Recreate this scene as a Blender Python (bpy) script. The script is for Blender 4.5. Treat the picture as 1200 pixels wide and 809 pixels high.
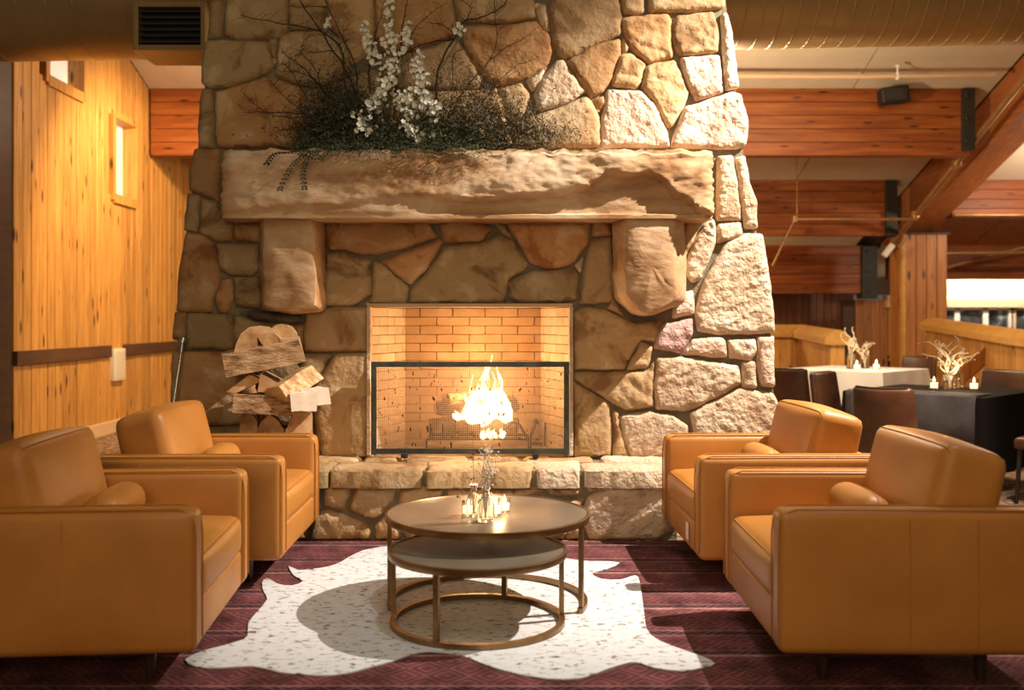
import bpy, bmesh, math, random
import numpy as np
from mathutils import Vector, Matrix, noise
from mathutils.geometry import delaunay_2d_cdt
random.seed(7)
R = math.radians
scene = bpy.context.scene
for o in list(bpy.data.objects): bpy.data.objects.remove(o)
COL = scene.collection

# ------------------------------------------------------------------ camera
F, CX, HY, CZ = 1167.0, 600.0, 375.0, 1.345      # focal length in pixels, horizon row, eye height
cam = bpy.data.cameras.new('camera'); co = bpy.data.objects.new('camera', cam); COL.objects.link(co)
co.location = (0, 0, CZ); co.rotation_euler = (R(90), 0, 0)
cam.sensor_width = 36; cam.lens = 36*F/1200; cam.shift_y = -(404.5-HY)/1200
cam.dof.use_dof = True; cam.dof.focus_distance = 5.6; cam.dof.aperture_fstop = 1.8
cam.clip_start = .05
scene.camera = co
# ------------------------------------------------------------------ view
vs = scene.view_settings
vs.view_transform = 'Standard'; vs.look = 'None'; vs.gamma = 1; vs.use_curve_mapping = False
vs.exposure = 0.0
# ------------------------------------------------------------------ world and lights
w = bpy.data.worlds.new('world'); scene.world = w; w.use_nodes = True
w.node_tree.nodes['Background'].inputs[0].default_value = (1, .80, .58, 1)
w.node_tree.nodes['Background'].inputs[1].default_value = .10

def light(name, kind, loc, energy, color, target=None, size=.1, spot=60, blend=.3, sy=None):
    l = bpy.data.lights.new(name, kind); l.energy = energy; l.color = color
    o = bpy.data.objects.new(name, l); COL.objects.link(o); o.location = loc
    if kind == 'AREA':
        l.size = size
        if sy: l.shape = 'RECTANGLE'; l.size_y = sy
    else: l.shadow_soft_size = size
    if kind == 'SPOT': l.spot_size = R(spot); l.spot_blend = blend
    if target: o.rotation_euler = (Vector(target)-Vector(loc)).to_track_quat('-Z', 'Y').to_euler()
    return o
WARM = (1, .72, .42)
light('ceiling_spot_hearth', 'SPOT', (3.25, 5.35, 4.6), 2700, (1, .87, .76), (1.75, 6.2, 1.9), .03, 80, .75)
light('lounge_top_fill', 'AREA', (0.3, 1.6, 4.6), 50, (1, .80, .57), (0, 5.0, .3), 2.2)  # unseen overhead fill standing in for the room's general light
light('ceiling_spot_table', 'SPOT', (0.3, 3.6, 5.0), 150, (.84, .93, 1), (-.2, 4.5, 0), .12, 42, .7)
light('lounge_back_fill', 'AREA', (-.6, -2.2, 2.6), 98, (1, .72, .42), (0, 5, 1.4), 2.0)  # soft fill added behind the camera, not a particular lamp
light('left_hall_spot', 'SPOT', (-2.5, 10.6, 4.1), 780, (1, .66, .32), (-4.75, 12.3, 1.7), .1, 100, .6)
light('left_hall_fill', 'POINT', (-2.9, 11.0, 3.75), 75, (1, .78, .54), None, .12)  # added light hidden by the chimney, brightens the left ceiling
light('dining_downlight', 'AREA', (3.7, 10.0, 4.45), 130, (1, .76, .48), (3.8, 10.2, 0), .5)
light('dining_fill_beams', 'POINT', (2.0, 10.3, 3.3), 380, (1, .76, .48), None, .15)  # unseen fill placed behind the chimney to lift beams and ceiling panels
light('far_dining_lamp', 'POINT', (2.3, 16.6, 1.9), 150, (1, .68, .36), None, .1)
light('bay_ceiling_fill', 'POINT', (8.2, 13.6, 3.0), 200, (1, .74, .52), None, .15)  # unseen light put in to brighten the ceiling of the right bay
light('window_bay_lamp', 'AREA', (9.2, 18.8, 2.3), 60, (1, .84, .66), (9.2, 19.5, 1.95), 2.4, sy=.12)

# ------------------------------------------------------------------ helpers
def P(px, py, D):
    return Vector(((px-CX)*D/F, D, CZ-(py-HY)*D/F))
def G(px, py, z=0.0):
    D = F*(CZ-z)/(py-HY)
    return Vector(((px-CX)*D/F, D, z))

def tag(o, label=None, cat=None, group=None, kind=None):
    if label: o['label'] = label
    if cat: o['category'] = cat
    if group: o['group'] = group
    if kind: o['kind'] = kind
    return o
def thing(name, label, cat, loc=(0,0,0), rz=0, group=None, kind=None):
    o = bpy.data.objects.new(name, None); COL.objects.link(o)
    o.location = loc; o.rotation_euler = (0, 0, rz); o.empty_display_size = .1
    return tag(o, label, cat, group, kind)
def wloc(o):
    v = Vector((0,0,0))
    while o is not None:
        v += Vector(o.location); o = o.parent
    return v
def inst(name, mesh, parent, loc, rot=(0,0,0), scale=(1,1,1)):
    o = bpy.data.objects.new(name, mesh); COL.objects.link(o)
    o.parent = parent; o.location = loc; o.rotation_euler = rot; o.scale = scale
    return o
def copy_tree(o, parent=None):
    c = o.copy(); COL.objects.link(c); c.parent = parent
    for ch in list(o.children): copy_tree(ch, c)
    return c

class MB:
    def __init__(s): s.v = []; s.f = []; s.m = []
    def add(s, vs_, fs, mi=0, mat=None):
        b = len(s.v)
        for p in vs_:
            p = Vector(p)
            if mat is not None: p = mat @ p
            s.v.append(p)
        for f in fs: s.f.append([i+b for i in f]); s.m.append(mi)
        return s
    def box(s, x0, x1, y0, y1, z0, z1, mi=0, mat=None, b=0.0, seg=2):
        bm = bmesh.new(); bmesh.ops.create_cube(bm, size=1)
        for v in bm.verts:
            v.co = Vector(((x0+x1)/2+v.co.x*(x1-x0), (y0+y1)/2+v.co.y*(y1-y0), (z0+z1)/2+v.co.z*(z1-z0)))
        if b > 0:
            bmesh.ops.bevel(bm, geom=bm.edges[:], offset=b, segments=seg, affect='EDGES', profile=.6)
        bm.verts.index_update()
        s.add([v.co.copy() for v in bm.verts], [[v.index for v in f.verts] for f in bm.faces], mi, mat)
        bm.free(); return s
    def tube(s, pts, rad, n=6, mi=0, mat=None, cap=True):
        pts = [Vector(p) for p in pts]
        if not isinstance(rad, (list, tuple)): rad = [rad]*len(pts)
        vs_, fs = [], []
        up = Vector((.137, .271, .953))
        for i, p in enumerate(pts):
            t = (pts[min(i+1, len(pts)-1)]-pts[max(i-1, 0)]).normalized()
            a = t.cross(up)
            if a.length < .05: a = t.cross(Vector((1,0,0)))
            a.normalize(); b = t.cross(a); up = b if False else up
            for k in range(n):
                q = 2*math.pi*k/n
                vs_.append(p+(a*math.cos(q)+b*math.sin(q))*rad[i])
        for i in range(len(pts)-1):
            for k in range(n):
                fs.append([i*n+k, i*n+(k+1)%n, (i+1)*n+(k+1)%n, (i+1)*n+k])
        if cap:
            fs.append(list(range(n))[::-1]); fs.append([(len(pts)-1)*n+k for k in range(n)])
        return s.add(vs_, fs, mi, mat)
    def lathe(s, prof, n=24, mi=0, mat=None, a0=0, a1=2*math.pi):
        full = abs(a1-a0-2*math.pi) < 1e-6
        m = n if full else n+1
        vs_, fs = [], []
        for r, z in prof:
            for k in range(m):
                q = a0+(a1-a0)*k/n
                vs_.append((r*math.cos(q), r*math.sin(q), z))
        for i in range(len(prof)-1):
            for k in range(n):
                k2 = (k+1) % m
                fs.append([i*m+k, i*m+k2, (i+1)*m+k2, (i+1)*m+k])
        if full and prof[0] != prof[-1]:
            if prof[0][0] > 1e-5: fs.append([k for k in range(m)][::-1])
            if prof[-1][0] > 1e-5: fs.append([(len(prof)-1)*m+k for k in range(m)])
        return s.add(vs_, fs, mi, mat)
    def prism(s, poly, z0, z1, mi=0, mat=None, side_mi=None):
        n = len(poly); vs_ = [(x, y, z0) for x, y in poly]+[(x, y, z1) for x, y in poly]
        s.add(vs_, [list(range(n))[::-1], [n+i for i in range(n)]], mi, mat)
        b = len(s.v)-2*n
        for i in range(n):
            s.f.append([b+i, b+(i+1)%n, b+n+(i+1)%n, b+n+i]); s.m.append(mi if side_mi is None else side_mi)
        return s
    def build(s, name, mats, parent=None, origin=None, world=False, smooth=None, kind=None, merge=0):
        o0 = Vector(origin) if origin is not None else Vector((0,0,0))
        me = bpy.data.meshes.new(name)
        me.from_pydata([tuple(v-o0) for v in s.v], [], s.f)
        if not isinstance(mats, (list, tuple)): mats = [mats]
        for m in mats: me.materials.append(m)
        me.polygons.foreach_set('material_index', s.m)
        if smooth is not None:
            if smooth >= 180: me.shade_smooth()
            else:
                me.shade_smooth(); me.set_sharp_from_angle(angle=R(smooth))
        me.validate(); me.update()
        o = bpy.data.objects.new(name, me); COL.objects.link(o)
        if parent is not None:
            o.parent = parent
            o.location = o0-wloc(parent) if world else o0
        else: o.location = o0
        if kind: o['kind'] = kind
        return o

def rbox(sx, sy, sz, r, crown=(0,0,0), n=7, cz_bottom=True):
    """rounded box centred on the origin with puffed faces"""
    def ax(h):
        rr = min(r, h*.98)
        l = [-h, -h+rr*.25, -h+rr*.6, -h+rr]
        inner = [(-h+rr)+(2*h-2*rr)*i/n for i in range(1, n)]
        return l+inner+[h-rr, h-rr*.6, h-rr*.25, h]
    hs = (sx/2, sy/2, sz/2); A = [ax(h) for h in hs]
    key = {}; vs_ = []; fs = []
    def vid(p):
        k = tuple(round(c, 6) for c in p)
        if k not in key:
            key[k] = len(vs_)
            inner = [max(-(h-min(r, h*.98)), min(h-min(r, h*.98), c)) for h, c in zip(hs, p)]
            d = Vector([c-i for c, i in zip(p, inner)])
            if d.length > 1e-9:
                m = max(abs(c) for c in d)
                d = d.normalized()*m if False else d.normalized()*min(r, min(hs)*.98) if m > 0 else d
            q = Vector(inner)+d
            u = [q[i]/hs[i] for i in range(3)]
            for i in range(3):
                j, k2 = (i+1) % 3, (i+2) % 3
                q[i] += crown[i]*u[i]*(1-min(1, u[j]*u[j]))*(1-min(1, u[k2]*u[k2]))
            vs_.append(q)
        return key[k]
    for axis in range(3):
        j, k2 = (axis+1) % 3, (axis+2) % 3
        for sgn in (-1, 1):
            for a in range(len(A[j])-1):
                for b in range(len(A[k2])-1):
                    q = []
                    for da, db in ((0,0), (1,0), (1,1), (0,1)):
                        p = [0,0,0]; p[axis] = sgn*hs[axis]; p[j] = A[j][a+da]; p[k2] = A[k2][b+db]
                        q.append(vid(p))
                    if sgn < 0: q.reverse()
                    if len(set(q)) == 4: fs.append(q)
    return vs_, fs

# ------------------------------------------------------------------ materials
def new_mat(name):
    m = bpy.data.materials.new(name); m.use_nodes = True
    nt = m.node_tree; b = nt.nodes['Principled BSDF']
    return m, nt, b
def M(name, cols, scale=4, detail=6, rough=.6, bump=0, bscale=40, metal=0, stretch=(1,1,1), rand=True, distort=0,
      spec=.5, vary=0, knots=0, world=False, bdetail=4, dots=None, coat=0, bdist=.01):
    m, nt, b = new_mat(name); N = nt.nodes; L = nt.links
    if isinstance(cols, tuple): cols = [(0, cols), (1, cols)]
    tc = N.new('ShaderNodeTexCoord'); vec = tc.outputs['Object']
    oi = N.new('ShaderNodeObjectInfo')
    if world:
        ge = N.new('ShaderNodeNewGeometry'); vec = ge.outputs['Position']
    elif rand:
        mu = N.new('ShaderNodeMath'); mu.operation = 'MULTIPLY'; mu.inputs[1].default_value = 61.7
        L.new(oi.outputs['Random'], mu.inputs[0])
        ad = N.new('ShaderNodeVectorMath'); ad.operation = 'ADD'
        L.new(vec, ad.inputs[0]); L.new(mu.outputs[0], ad.inputs[1]); vec = ad.outputs[0]
    mp = N.new('ShaderNodeMapping'); mp.inputs['Scale'].default_value = stretch; L.new(vec, mp.inputs[0])
    no = N.new('ShaderNodeTexNoise'); no.inputs['Scale'].default_value = scale; no.inputs['Detail'].default_value = detail
    no.inputs['Distortion'].default_value = distort; no.inputs['Roughness'].default_value = .6
    L.new(mp.outputs[0], no.inputs['Vector'])
    rp = N.new('ShaderNodeValToRGB'); L.new(no.outputs[0], rp.inputs[0])
    el = rp.color_ramp.elements
    while len(el) > 1: el.remove(el[0])
    el[0].position = cols[0][0]; el[0].color = (*cols[0][1], 1)
    for p, c in cols[1:]:
        e = el.new(p); e.color = (*c, 1)
    col = rp.outputs[0]
    if knots or dots:
        vo = N.new('ShaderNodeTexVoronoi')
        vo.inputs['Scale'].default_value = (dots[0] if dots else 1)
        mp2 = N.new('ShaderNodeMapping'); L.new(vec, mp2.inputs[0])
        if knots: mp2.inputs['Scale'].default_value = knots
        L.new(mp2.outputs[0], vo.inputs['Vector'])
        r2 = N.new('ShaderNodeValToRGB'); L.new(vo.outputs['Distance'], r2.inputs[0])
        th = dots[1] if dots else .2
        r2.color_ramp.elements[0].position = th*.5; r2.color_ramp.elements[0].color = (0,0,0,1)
        r2.color_ramp.elements[1].position = th; r2.color_ramp.elements[1].color = (1,1,1,1)
        mx = N.new('ShaderNodeMix'); mx.data_type = 'RGBA'
        L.new(r2.outputs[0], mx.inputs['Factor'])
        dc = dots[2] if dots else tuple(c*.35 for c in cols[0][1])
        mx.inputs['A'].default_value = (*dc, 1); L.new(col, mx.inputs['B']); col = mx.outputs['Result']
    if vary:
        hs = N.new('ShaderNodeHueSaturation'); L.new(col, hs.inputs['Color'])
        mr = N.new('ShaderNodeMapRange'); L.new(oi.outputs['Random'], mr.inputs[0])
        mr.inputs[3].default_value = 1-vary; mr.inputs[4].default_value = 1+vary
        L.new(mr.outputs[0], hs.inputs['Value']); col = hs.outputs[0]
    L.new(col, b.inputs['Base Color'])
    b.inputs['Roughness'].default_value = rough; b.inputs['Metallic'].default_value = metal
    b.inputs['Specular IOR Level'].default_value = spec
    if coat: b.inputs['Coat Weight'].default_value = coat; b.inputs['Coat Roughness'].default_value = .3
    if bump:
        n2 = N.new('ShaderNodeTexNoise'); n2.inputs['Scale'].default_value = bscale; n2.inputs['Detail'].default_value = bdetail
        L.new(mp.outputs[0], n2.inputs['Vector'])
        bp = N.new('ShaderNodeBump'); bp.inputs['Strength'].default_value = bump; bp.inputs['Distance'].default_value = bdist
        L.new(n2.outputs[0], bp.inputs['Height']); L.new(bp.outputs[0], b.inputs['Normal'])
    return m
def emit(name, color, strength):
    m, nt, b = new_mat(name)
    b.inputs['Base Color'].default_value = (*color, 1)
    b.inputs['Emission Color'].default_value = (*color, 1); b.inputs['Emission Strength'].default_value = strength
    return m
def stone_mat(name, a, b_, c, vary=.18, bump=.42):
    return M(name, [(.36, a), (.46, b_), (.54, b_), (.63, c)], scale=4.0, detail=10, rough=.82, bump=bump, bscale=30, bdetail=10,
             distort=.6, vary=vary, spec=.25, bdist=.028)
ST = {
 't': stone_mat('stone_tan', (.25,.135,.056), (.42,.275,.135), (.53,.385,.225)),
 'r': stone_mat('stone_rust', (.25,.105,.035), (.40,.225,.095), (.49,.33,.175)),
 'g': stone_mat('stone_dim_olive', (.18,.108,.046), (.345,.24,.115), (.45,.335,.185)),  # dim light of the left side put into the stone colour
 'p': stone_mat('stone_pale', (.46,.30,.18), (.57,.43,.29), (.64,.53,.40), .06, .9),
 'k': stone_mat('stone_pinkish', (.48,.29,.19), (.60,.43,.31), (.68,.54,.43), .08, .9),
 'm': stone_mat('stone_mauve', (.36,.18,.15), (.50,.31,.27), (.55,.38,.33), .05, .9),
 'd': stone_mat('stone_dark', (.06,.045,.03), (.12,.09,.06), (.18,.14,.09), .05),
}
MORTAR = M('mortar', [(.3, (.13,.105,.065)), (.7, (.22,.185,.12))], scale=9, rough=.95, bump=.6, bscale=60, world=True)
MANTELM = M('mantel_sandstone', [(.36, (.26,.135,.055)), (.5, (.43,.27,.14)), (.64, (.55,.41,.27))], scale=2.0, detail=9, rough=.8, bump=.45, bscale=14,
            bdetail=9, distort=.8, spec=.25, stretch=(.7,1,1.6), bdist=.02)
LEATHER = M('tan_leather', [(.3, (.40,.160,.028)), (.7, (.49,.21,.043))], scale=3, rough=.42, bump=.12, bscale=260, bdetail=3, spec=.4)
LEATHER_SEAM = M('leather_seam', (.36,.145,.027), rough=.6, spec=.2)
DARKFOOT = M('dark_wood_foot', (.03,.018,.01), rough=.4)
BRASS = M('aged_brass', [(.3, (.20,.115,.045)), (.7, (.33,.21,.10))], scale=6, rough=.34, metal=.85, bump=.04, bscale=40)
TABLETOP = M('patinated_tabletop', [(.3, (.20,.16,.115)), (.5, (.28,.23,.165)), (.7, (.34,.29,.22))], scale=2.2, detail=8, rough=.30, metal=.55, bump=.05, bscale=30)
PINE = M('knotty_pine', [(.25, (.34,.135,.026)), (.5, (.55,.27,.065)), (.75, (.66,.37,.11))], scale=2.5, detail=5, rough=.5, bump=.05, bscale=20,
         stretch=(9,9,.7), vary=.16, knots=(7,7,2.2), distort=.4)
REDWOOD = M('red_stained_glulam', [(.25, (.14,.028,.006)), (.5, (.28,.072,.013)), (.75, (.42,.145,.025))], scale=2.2, detail=6, rough=.5,
            stretch=(.5,7,7), vary=.16, knots=(2.4,11,11), distort=.3)
RAFTER = M('stained_rafter', [(.3, (.26,.075,.02)), (.7, (.42,.15,.04))], scale=2.5, rough=.5, stretch=(7,.5,7), vary=.1)
POSTW = M('stained_post', [(.25, (.22,.075,.018)), (.5, (.36,.14,.035)), (.75, (.46,.20,.055))], scale=2.2, rough=.5, stretch=(8,8,.6), vary=.12, knots=(6,6,2.0))
CAPW = M('honey_cap_rail', [(.3, (.50,.25,.055)), (.7, (.62,.35,.10))], scale=2.5, rough=.45, stretch=(2,2,6), vary=.06)
DARKW = M('dark_brown_wood', [(.3, (.045,.018,.008)), (.7, (.085,.036,.015))], scale=3, rough=.5, stretch=(6,.5,6))
WALNUT = M('walnut_rail', [(.3, (.075,.032,.015)), (.7, (.13,.06,.028))], scale=3, rough=.5, stretch=(6,.6,6))
BLACKISH = M('near_black', (.012,.010,.009), rough=.6)
STEEL = M('black_steel_bracket', [(.3,(.018,.016,.013)), (.7,(.03,.027,.022))], scale=5, rough=.55)
CEILP = M('ceiling_panel', [(.3, (.60,.52,.40)), (.7, (.66,.58,.46))], scale=3, rough=.85, bump=.05, bscale=80, vary=.03)
PLASTER = M('cream_plaster', (.72,.60,.44), rough=.85)
PALEPINE = M('pale_pine', [(.3, (.62,.40,.24)), (.7, (.70,.50,.32))], scale=3, rough=.55, stretch=(.5,6,6))
DUCT = M('duct_bronze_paint', [(.3, (.36,.23,.085)), (.7, (.44,.29,.12))], scale=2, rough=.36, metal=.35, bump=.05, bscale=8)
CARPET = M('mottled_carpet', [(.35, (.10,.05,.03)), (.5, (.25,.15,.09)), (.62, (.42,.30,.20))], scale=16, rough=1, bump=.5, bscale=300, world=True, spec=.1)
IRON = M('black_iron', [(.3, (.012,.010,.009)), (.7, (.035,.025,.018))], scale=12, rough=.55, metal=.3, bump=.2, bscale=50)
SCREENFRAME = M('dark_screen_frame', [(.3, (.035,.045,.040)), (.7, (.075,.085,.072))], scale=12, rough=.45, metal=.6)
FIREBRICK = M('fire_brick', [(.3, (.50,.33,.18)), (.5, (.60,.43,.26)), (.7, (.66,.50,.33))], scale=5, detail=6, rough=.85, bump=.3, bscale=60, vary=.08)
SOOTBRICK = M('sooty_fire_brick', [(.3, (.26,.13,.055)), (.5, (.40,.225,.10)), (.7, (.48,.30,.15))], scale=3, detail=6, rough=.9, bump=.3, bscale=60, vary=.12, world=True)
FIREMORTAR = M('firebox_mortar', (.24,.155,.085), rough=.95)
BARK = M('bark', [(.36, (.13,.06,.022)), (.5, (.34,.19,.085)), (.64, (.50,.33,.18))], scale=9, detail=8, rough=.9, bump=.8, bscale=30, stretch=(1,4,4))
SPLIT = M('split_wood', [(.36, (.26,.12,.045)), (.5, (.46,.27,.12)), (.64, (.62,.43,.24))], vary=.15, scale=4, detail=6, rough=.75, bump=.3, bscale=20, stretch=(.8,7,7))
ENDGRAIN = M('end_grain', [(.36, (.27,.13,.045)), (.5, (.46,.27,.115)), (.64, (.60,.40,.20))], scale=6, detail=8, vary=.22, rough=.8, bump=.2, bscale=40)
PALEWOOD = M('fresh_sawn_wood', [(.3, (.68,.56,.42)), (.7, (.78,.68,.55))], scale=4, rough=.7, stretch=(.8,7,7))
CHARRED = M('charred_log', [(.3, (.03,.02,.015)), (.55, (.16,.08,.04)), (.7, (.34,.19,.10))], scale=7, rough=.9, bump=.6, bscale=30)
CHROME = M('brushed_steel', (.55,.52,.48), rough=.25, metal=1)
DLEATHER = M('dark_brown_leather', [(.35, (.045,.016,.007)), (.65, (.10,.036,.014))], scale=4, rough=.38, bump=.1, bscale=150)
DSEAM = M('dark_leather_piping', (.03,.012,.007), rough=.4)
WHITECLOTH = M('white_tablecloth', [(.3, (.72,.74,.76)), (.7, (.78,.80,.82))], scale=5, rough=.9, bump=.1, bscale=200)
DARKCLOTH = M('black_tablecloth', (.012,.009,.008), spec=.1, rough=.95, bump=.15, bscale=300)
GREYCLOTH = M('charcoal_runner', [(.3, (.05,.042,.040)), (.7, (.085,.074,.070))], scale=5, spec=.15, rough=.9, bump=.2, bscale=300)
WAX = emit('lit_candle_wax', (1, .72, .40), 2.0)
FLAMEC = emit('candle_flame', (1, .70, .34), 16)
DRIED = M('dried_grass', [(.3, (.66,.55,.42)), (.7, (.80,.72,.60))], scale=8, rough=.9)
DRIEDRED = M('dried_reddish_bud', (.16,.06,.035), rough=.9)
TWIG = M('dark_twig', [(.3, (.022,.012,.008)), (.7, (.05,.028,.016))], scale=10, rough=.9)
PETAL = M('white_petal', [(.3, (.62,.62,.50)), (.7, (.78,.78,.68))], scale=10, rough=.7, spec=.3)
STEMG = M('green_stem', (.10,.12,.04), rough=.7)
LEAFD = M('dark_foliage', [(.3, (.018,.020,.010)), (.5, (.04,.045,.018)), (.7, (.085,.075,.03))], scale=9, rough=.8, rand=False)
MOSS = M('moss_green', [(.3, (.035,.05,.022)), (.7, (.085,.105,.05))], scale=9, rough=.9)
LEAFB = M('bronze_foliage', [(.3, (.045,.030,.012)), (.7, (.13,.095,.035))], scale=9, rough=.8)
HIDE = M('cowhide', [(.33, (.13,.10,.07)), (.38, (.33,.28,.22)), (.43, (.56,.57,.56)), (.52, (.60,.62,.63)), (.8, (.64,.665,.68))], scale=24, detail=6, rough=.85, bump=.15, bscale=9,
         stretch=(1,1.5,1), distort=.5, rand=False)
DARKPANE = M('night_window_pane', [(.35, (.015,.018,.02)), (.55, (.08,.09,.09)), (.70, (.45,.48,.5))], scale=5, detail=6, rough=.08, rand=True)
DAYPANE = emit('glowing_window_pane', (.66,.62,.55), .6)  # pane glows by itself in place of light from outside
WHITEPAINT = M('white_paint', (.75,.72,.66), rough=.5)
def glass_mat():
    m, nt, b = new_mat('clear_glass')
    b.inputs['Base Color'].default_value = (.97,.98,.96,1); b.inputs['Roughness'].default_value = .03
    b.inputs['Transmission Weight'].default_value = 1; b.inputs['IOR'].default_value = 1.3
    return m
GLASS = glass_mat()
def mesh_screen_mat():
    m, nt, b = new_mat('woven_wire_mesh'); N = nt.nodes; L = nt.links; N.remove(b); out = N['Material Output']
    tc = N.new('ShaderNodeTexCoord'); ck = []
    sp = N.new('ShaderNodeSeparateXYZ'); L.new(tc.outputs['Object'], sp.inputs[0])
    for ax in ('X', 'Z'):
        a = N.new('ShaderNodeMath'); a.operation = 'MULTIPLY'; a.inputs[1].default_value = 75; L.new(sp.outputs[ax], a.inputs[0])
        f = N.new('ShaderNodeMath'); f.operation = 'FRACT'; L.new(a.outputs[0], f.inputs[0])
        g = N.new('ShaderNodeMath'); g.operation = 'LESS_THAN'; g.inputs[1].default_value = .19; L.new(f.outputs[0], g.inputs[0]); ck.append(g)
    mx = N.new('ShaderNodeMath'); mx.operation = 'MAXIMUM'; L.new(ck[0].outputs[0], mx.inputs[0]); L.new(ck[1].outputs[0], mx.inputs[1])
    no = N.new('ShaderNodeTexNoise'); no.inputs['Scale'].default_value = 26; no.inputs['Detail'].default_value = 4
    mp = N.new('ShaderNodeMapping'); mp.inputs['Scale'].default_value = (1.7,1,.75); L.new(tc.outputs['Object'], mp.inputs[0]); L.new(mp.outputs[0], no.inputs[0])
    gt = N.new('ShaderNodeMath'); gt.operation = 'GREATER_THAN'; gt.inputs[1].default_value = .645; L.new(no.outputs[0], gt.inputs[0])
    m2 = N.new('ShaderNodeMath'); m2.operation = 'MAXIMUM'; L.new(mx.outputs[0], m2.inputs[0]); L.new(gt.outputs[0], m2.inputs[1])
    cm = N.new('ShaderNodeMix'); cm.data_type = 'RGBA'; L.new(gt.outputs[0], cm.inputs['Factor'])
    cm.inputs['A'].default_value = (.42,.31,.22,1); cm.inputs['B'].default_value = (.05,.02,.01,1)
    df = N.new('ShaderNodeBsdfDiffuse'); tl = N.new('ShaderNodeBsdfTranslucent'); tr_ = N.new('ShaderNodeBsdfTransparent')
    L.new(cm.outputs['Result'], df.inputs[0]); L.new(cm.outputs['Result'], tl.inputs[0])
    a = N.new('ShaderNodeMixShader'); a.inputs[0].default_value = .5; L.new(df.outputs[0], a.inputs[1]); L.new(tl.outputs[0], a.inputs[2])
    b2 = N.new('ShaderNodeMixShader'); L.new(m2.outputs[0], b2.inputs[0]); L.new(tr_.outputs[0], b2.inputs[1]); L.new(a.outputs[0], b2.inputs[2]); L.new(b2.outputs[0], out.inputs[0])
    return m
WIREMESH = mesh_screen_mat()
def flame_mat(name, strength, dens):
    m, nt, b = new_mat(name); N = nt.nodes; L = nt.links
    N.remove(b); out = N['Material Output']
    tc = N.new('ShaderNodeTexCoord'); no = N.new('ShaderNodeTexNoise'); no.inputs['Scale'].default_value = 9; no.inputs['Detail'].default_value = 4
    mp = N.new('ShaderNodeMapping'); mp.inputs['Scale'].default_value = (1.6,1.6,.7); L.new(tc.outputs['Object'], mp.inputs[0]); L.new(mp.outputs[0], no.inputs[0])
    rp = N.new('ShaderNodeValToRGB'); L.new(no.outputs[0], rp.inputs[0])
    rp.color_ramp.elements[0].position = .5-dens; rp.color_ramp.elements[0].color = (0,0,0,1)
    rp.color_ramp.elements[1].position = .62-dens*.6; rp.color_ramp.elements[1].color = (1,1,1,1)
    e = N.new('ShaderNodeEmission'); e.inputs[0].default_value = (1,.66,.28,1); e.inputs[1].default_value = strength
    t = N.new('ShaderNodeBsdfTransparent'); mx = N.new('ShaderNodeMixShader')
    L.new(rp.outputs[0], mx.inputs[0]); L.new(t.outputs[0], mx.inputs[1]); L.new(e.outputs[0], mx.inputs[2]); L.new(mx.outputs[0], out.inputs[0])
    return m
FLAME = flame_mat('flame', 6, .14)
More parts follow.
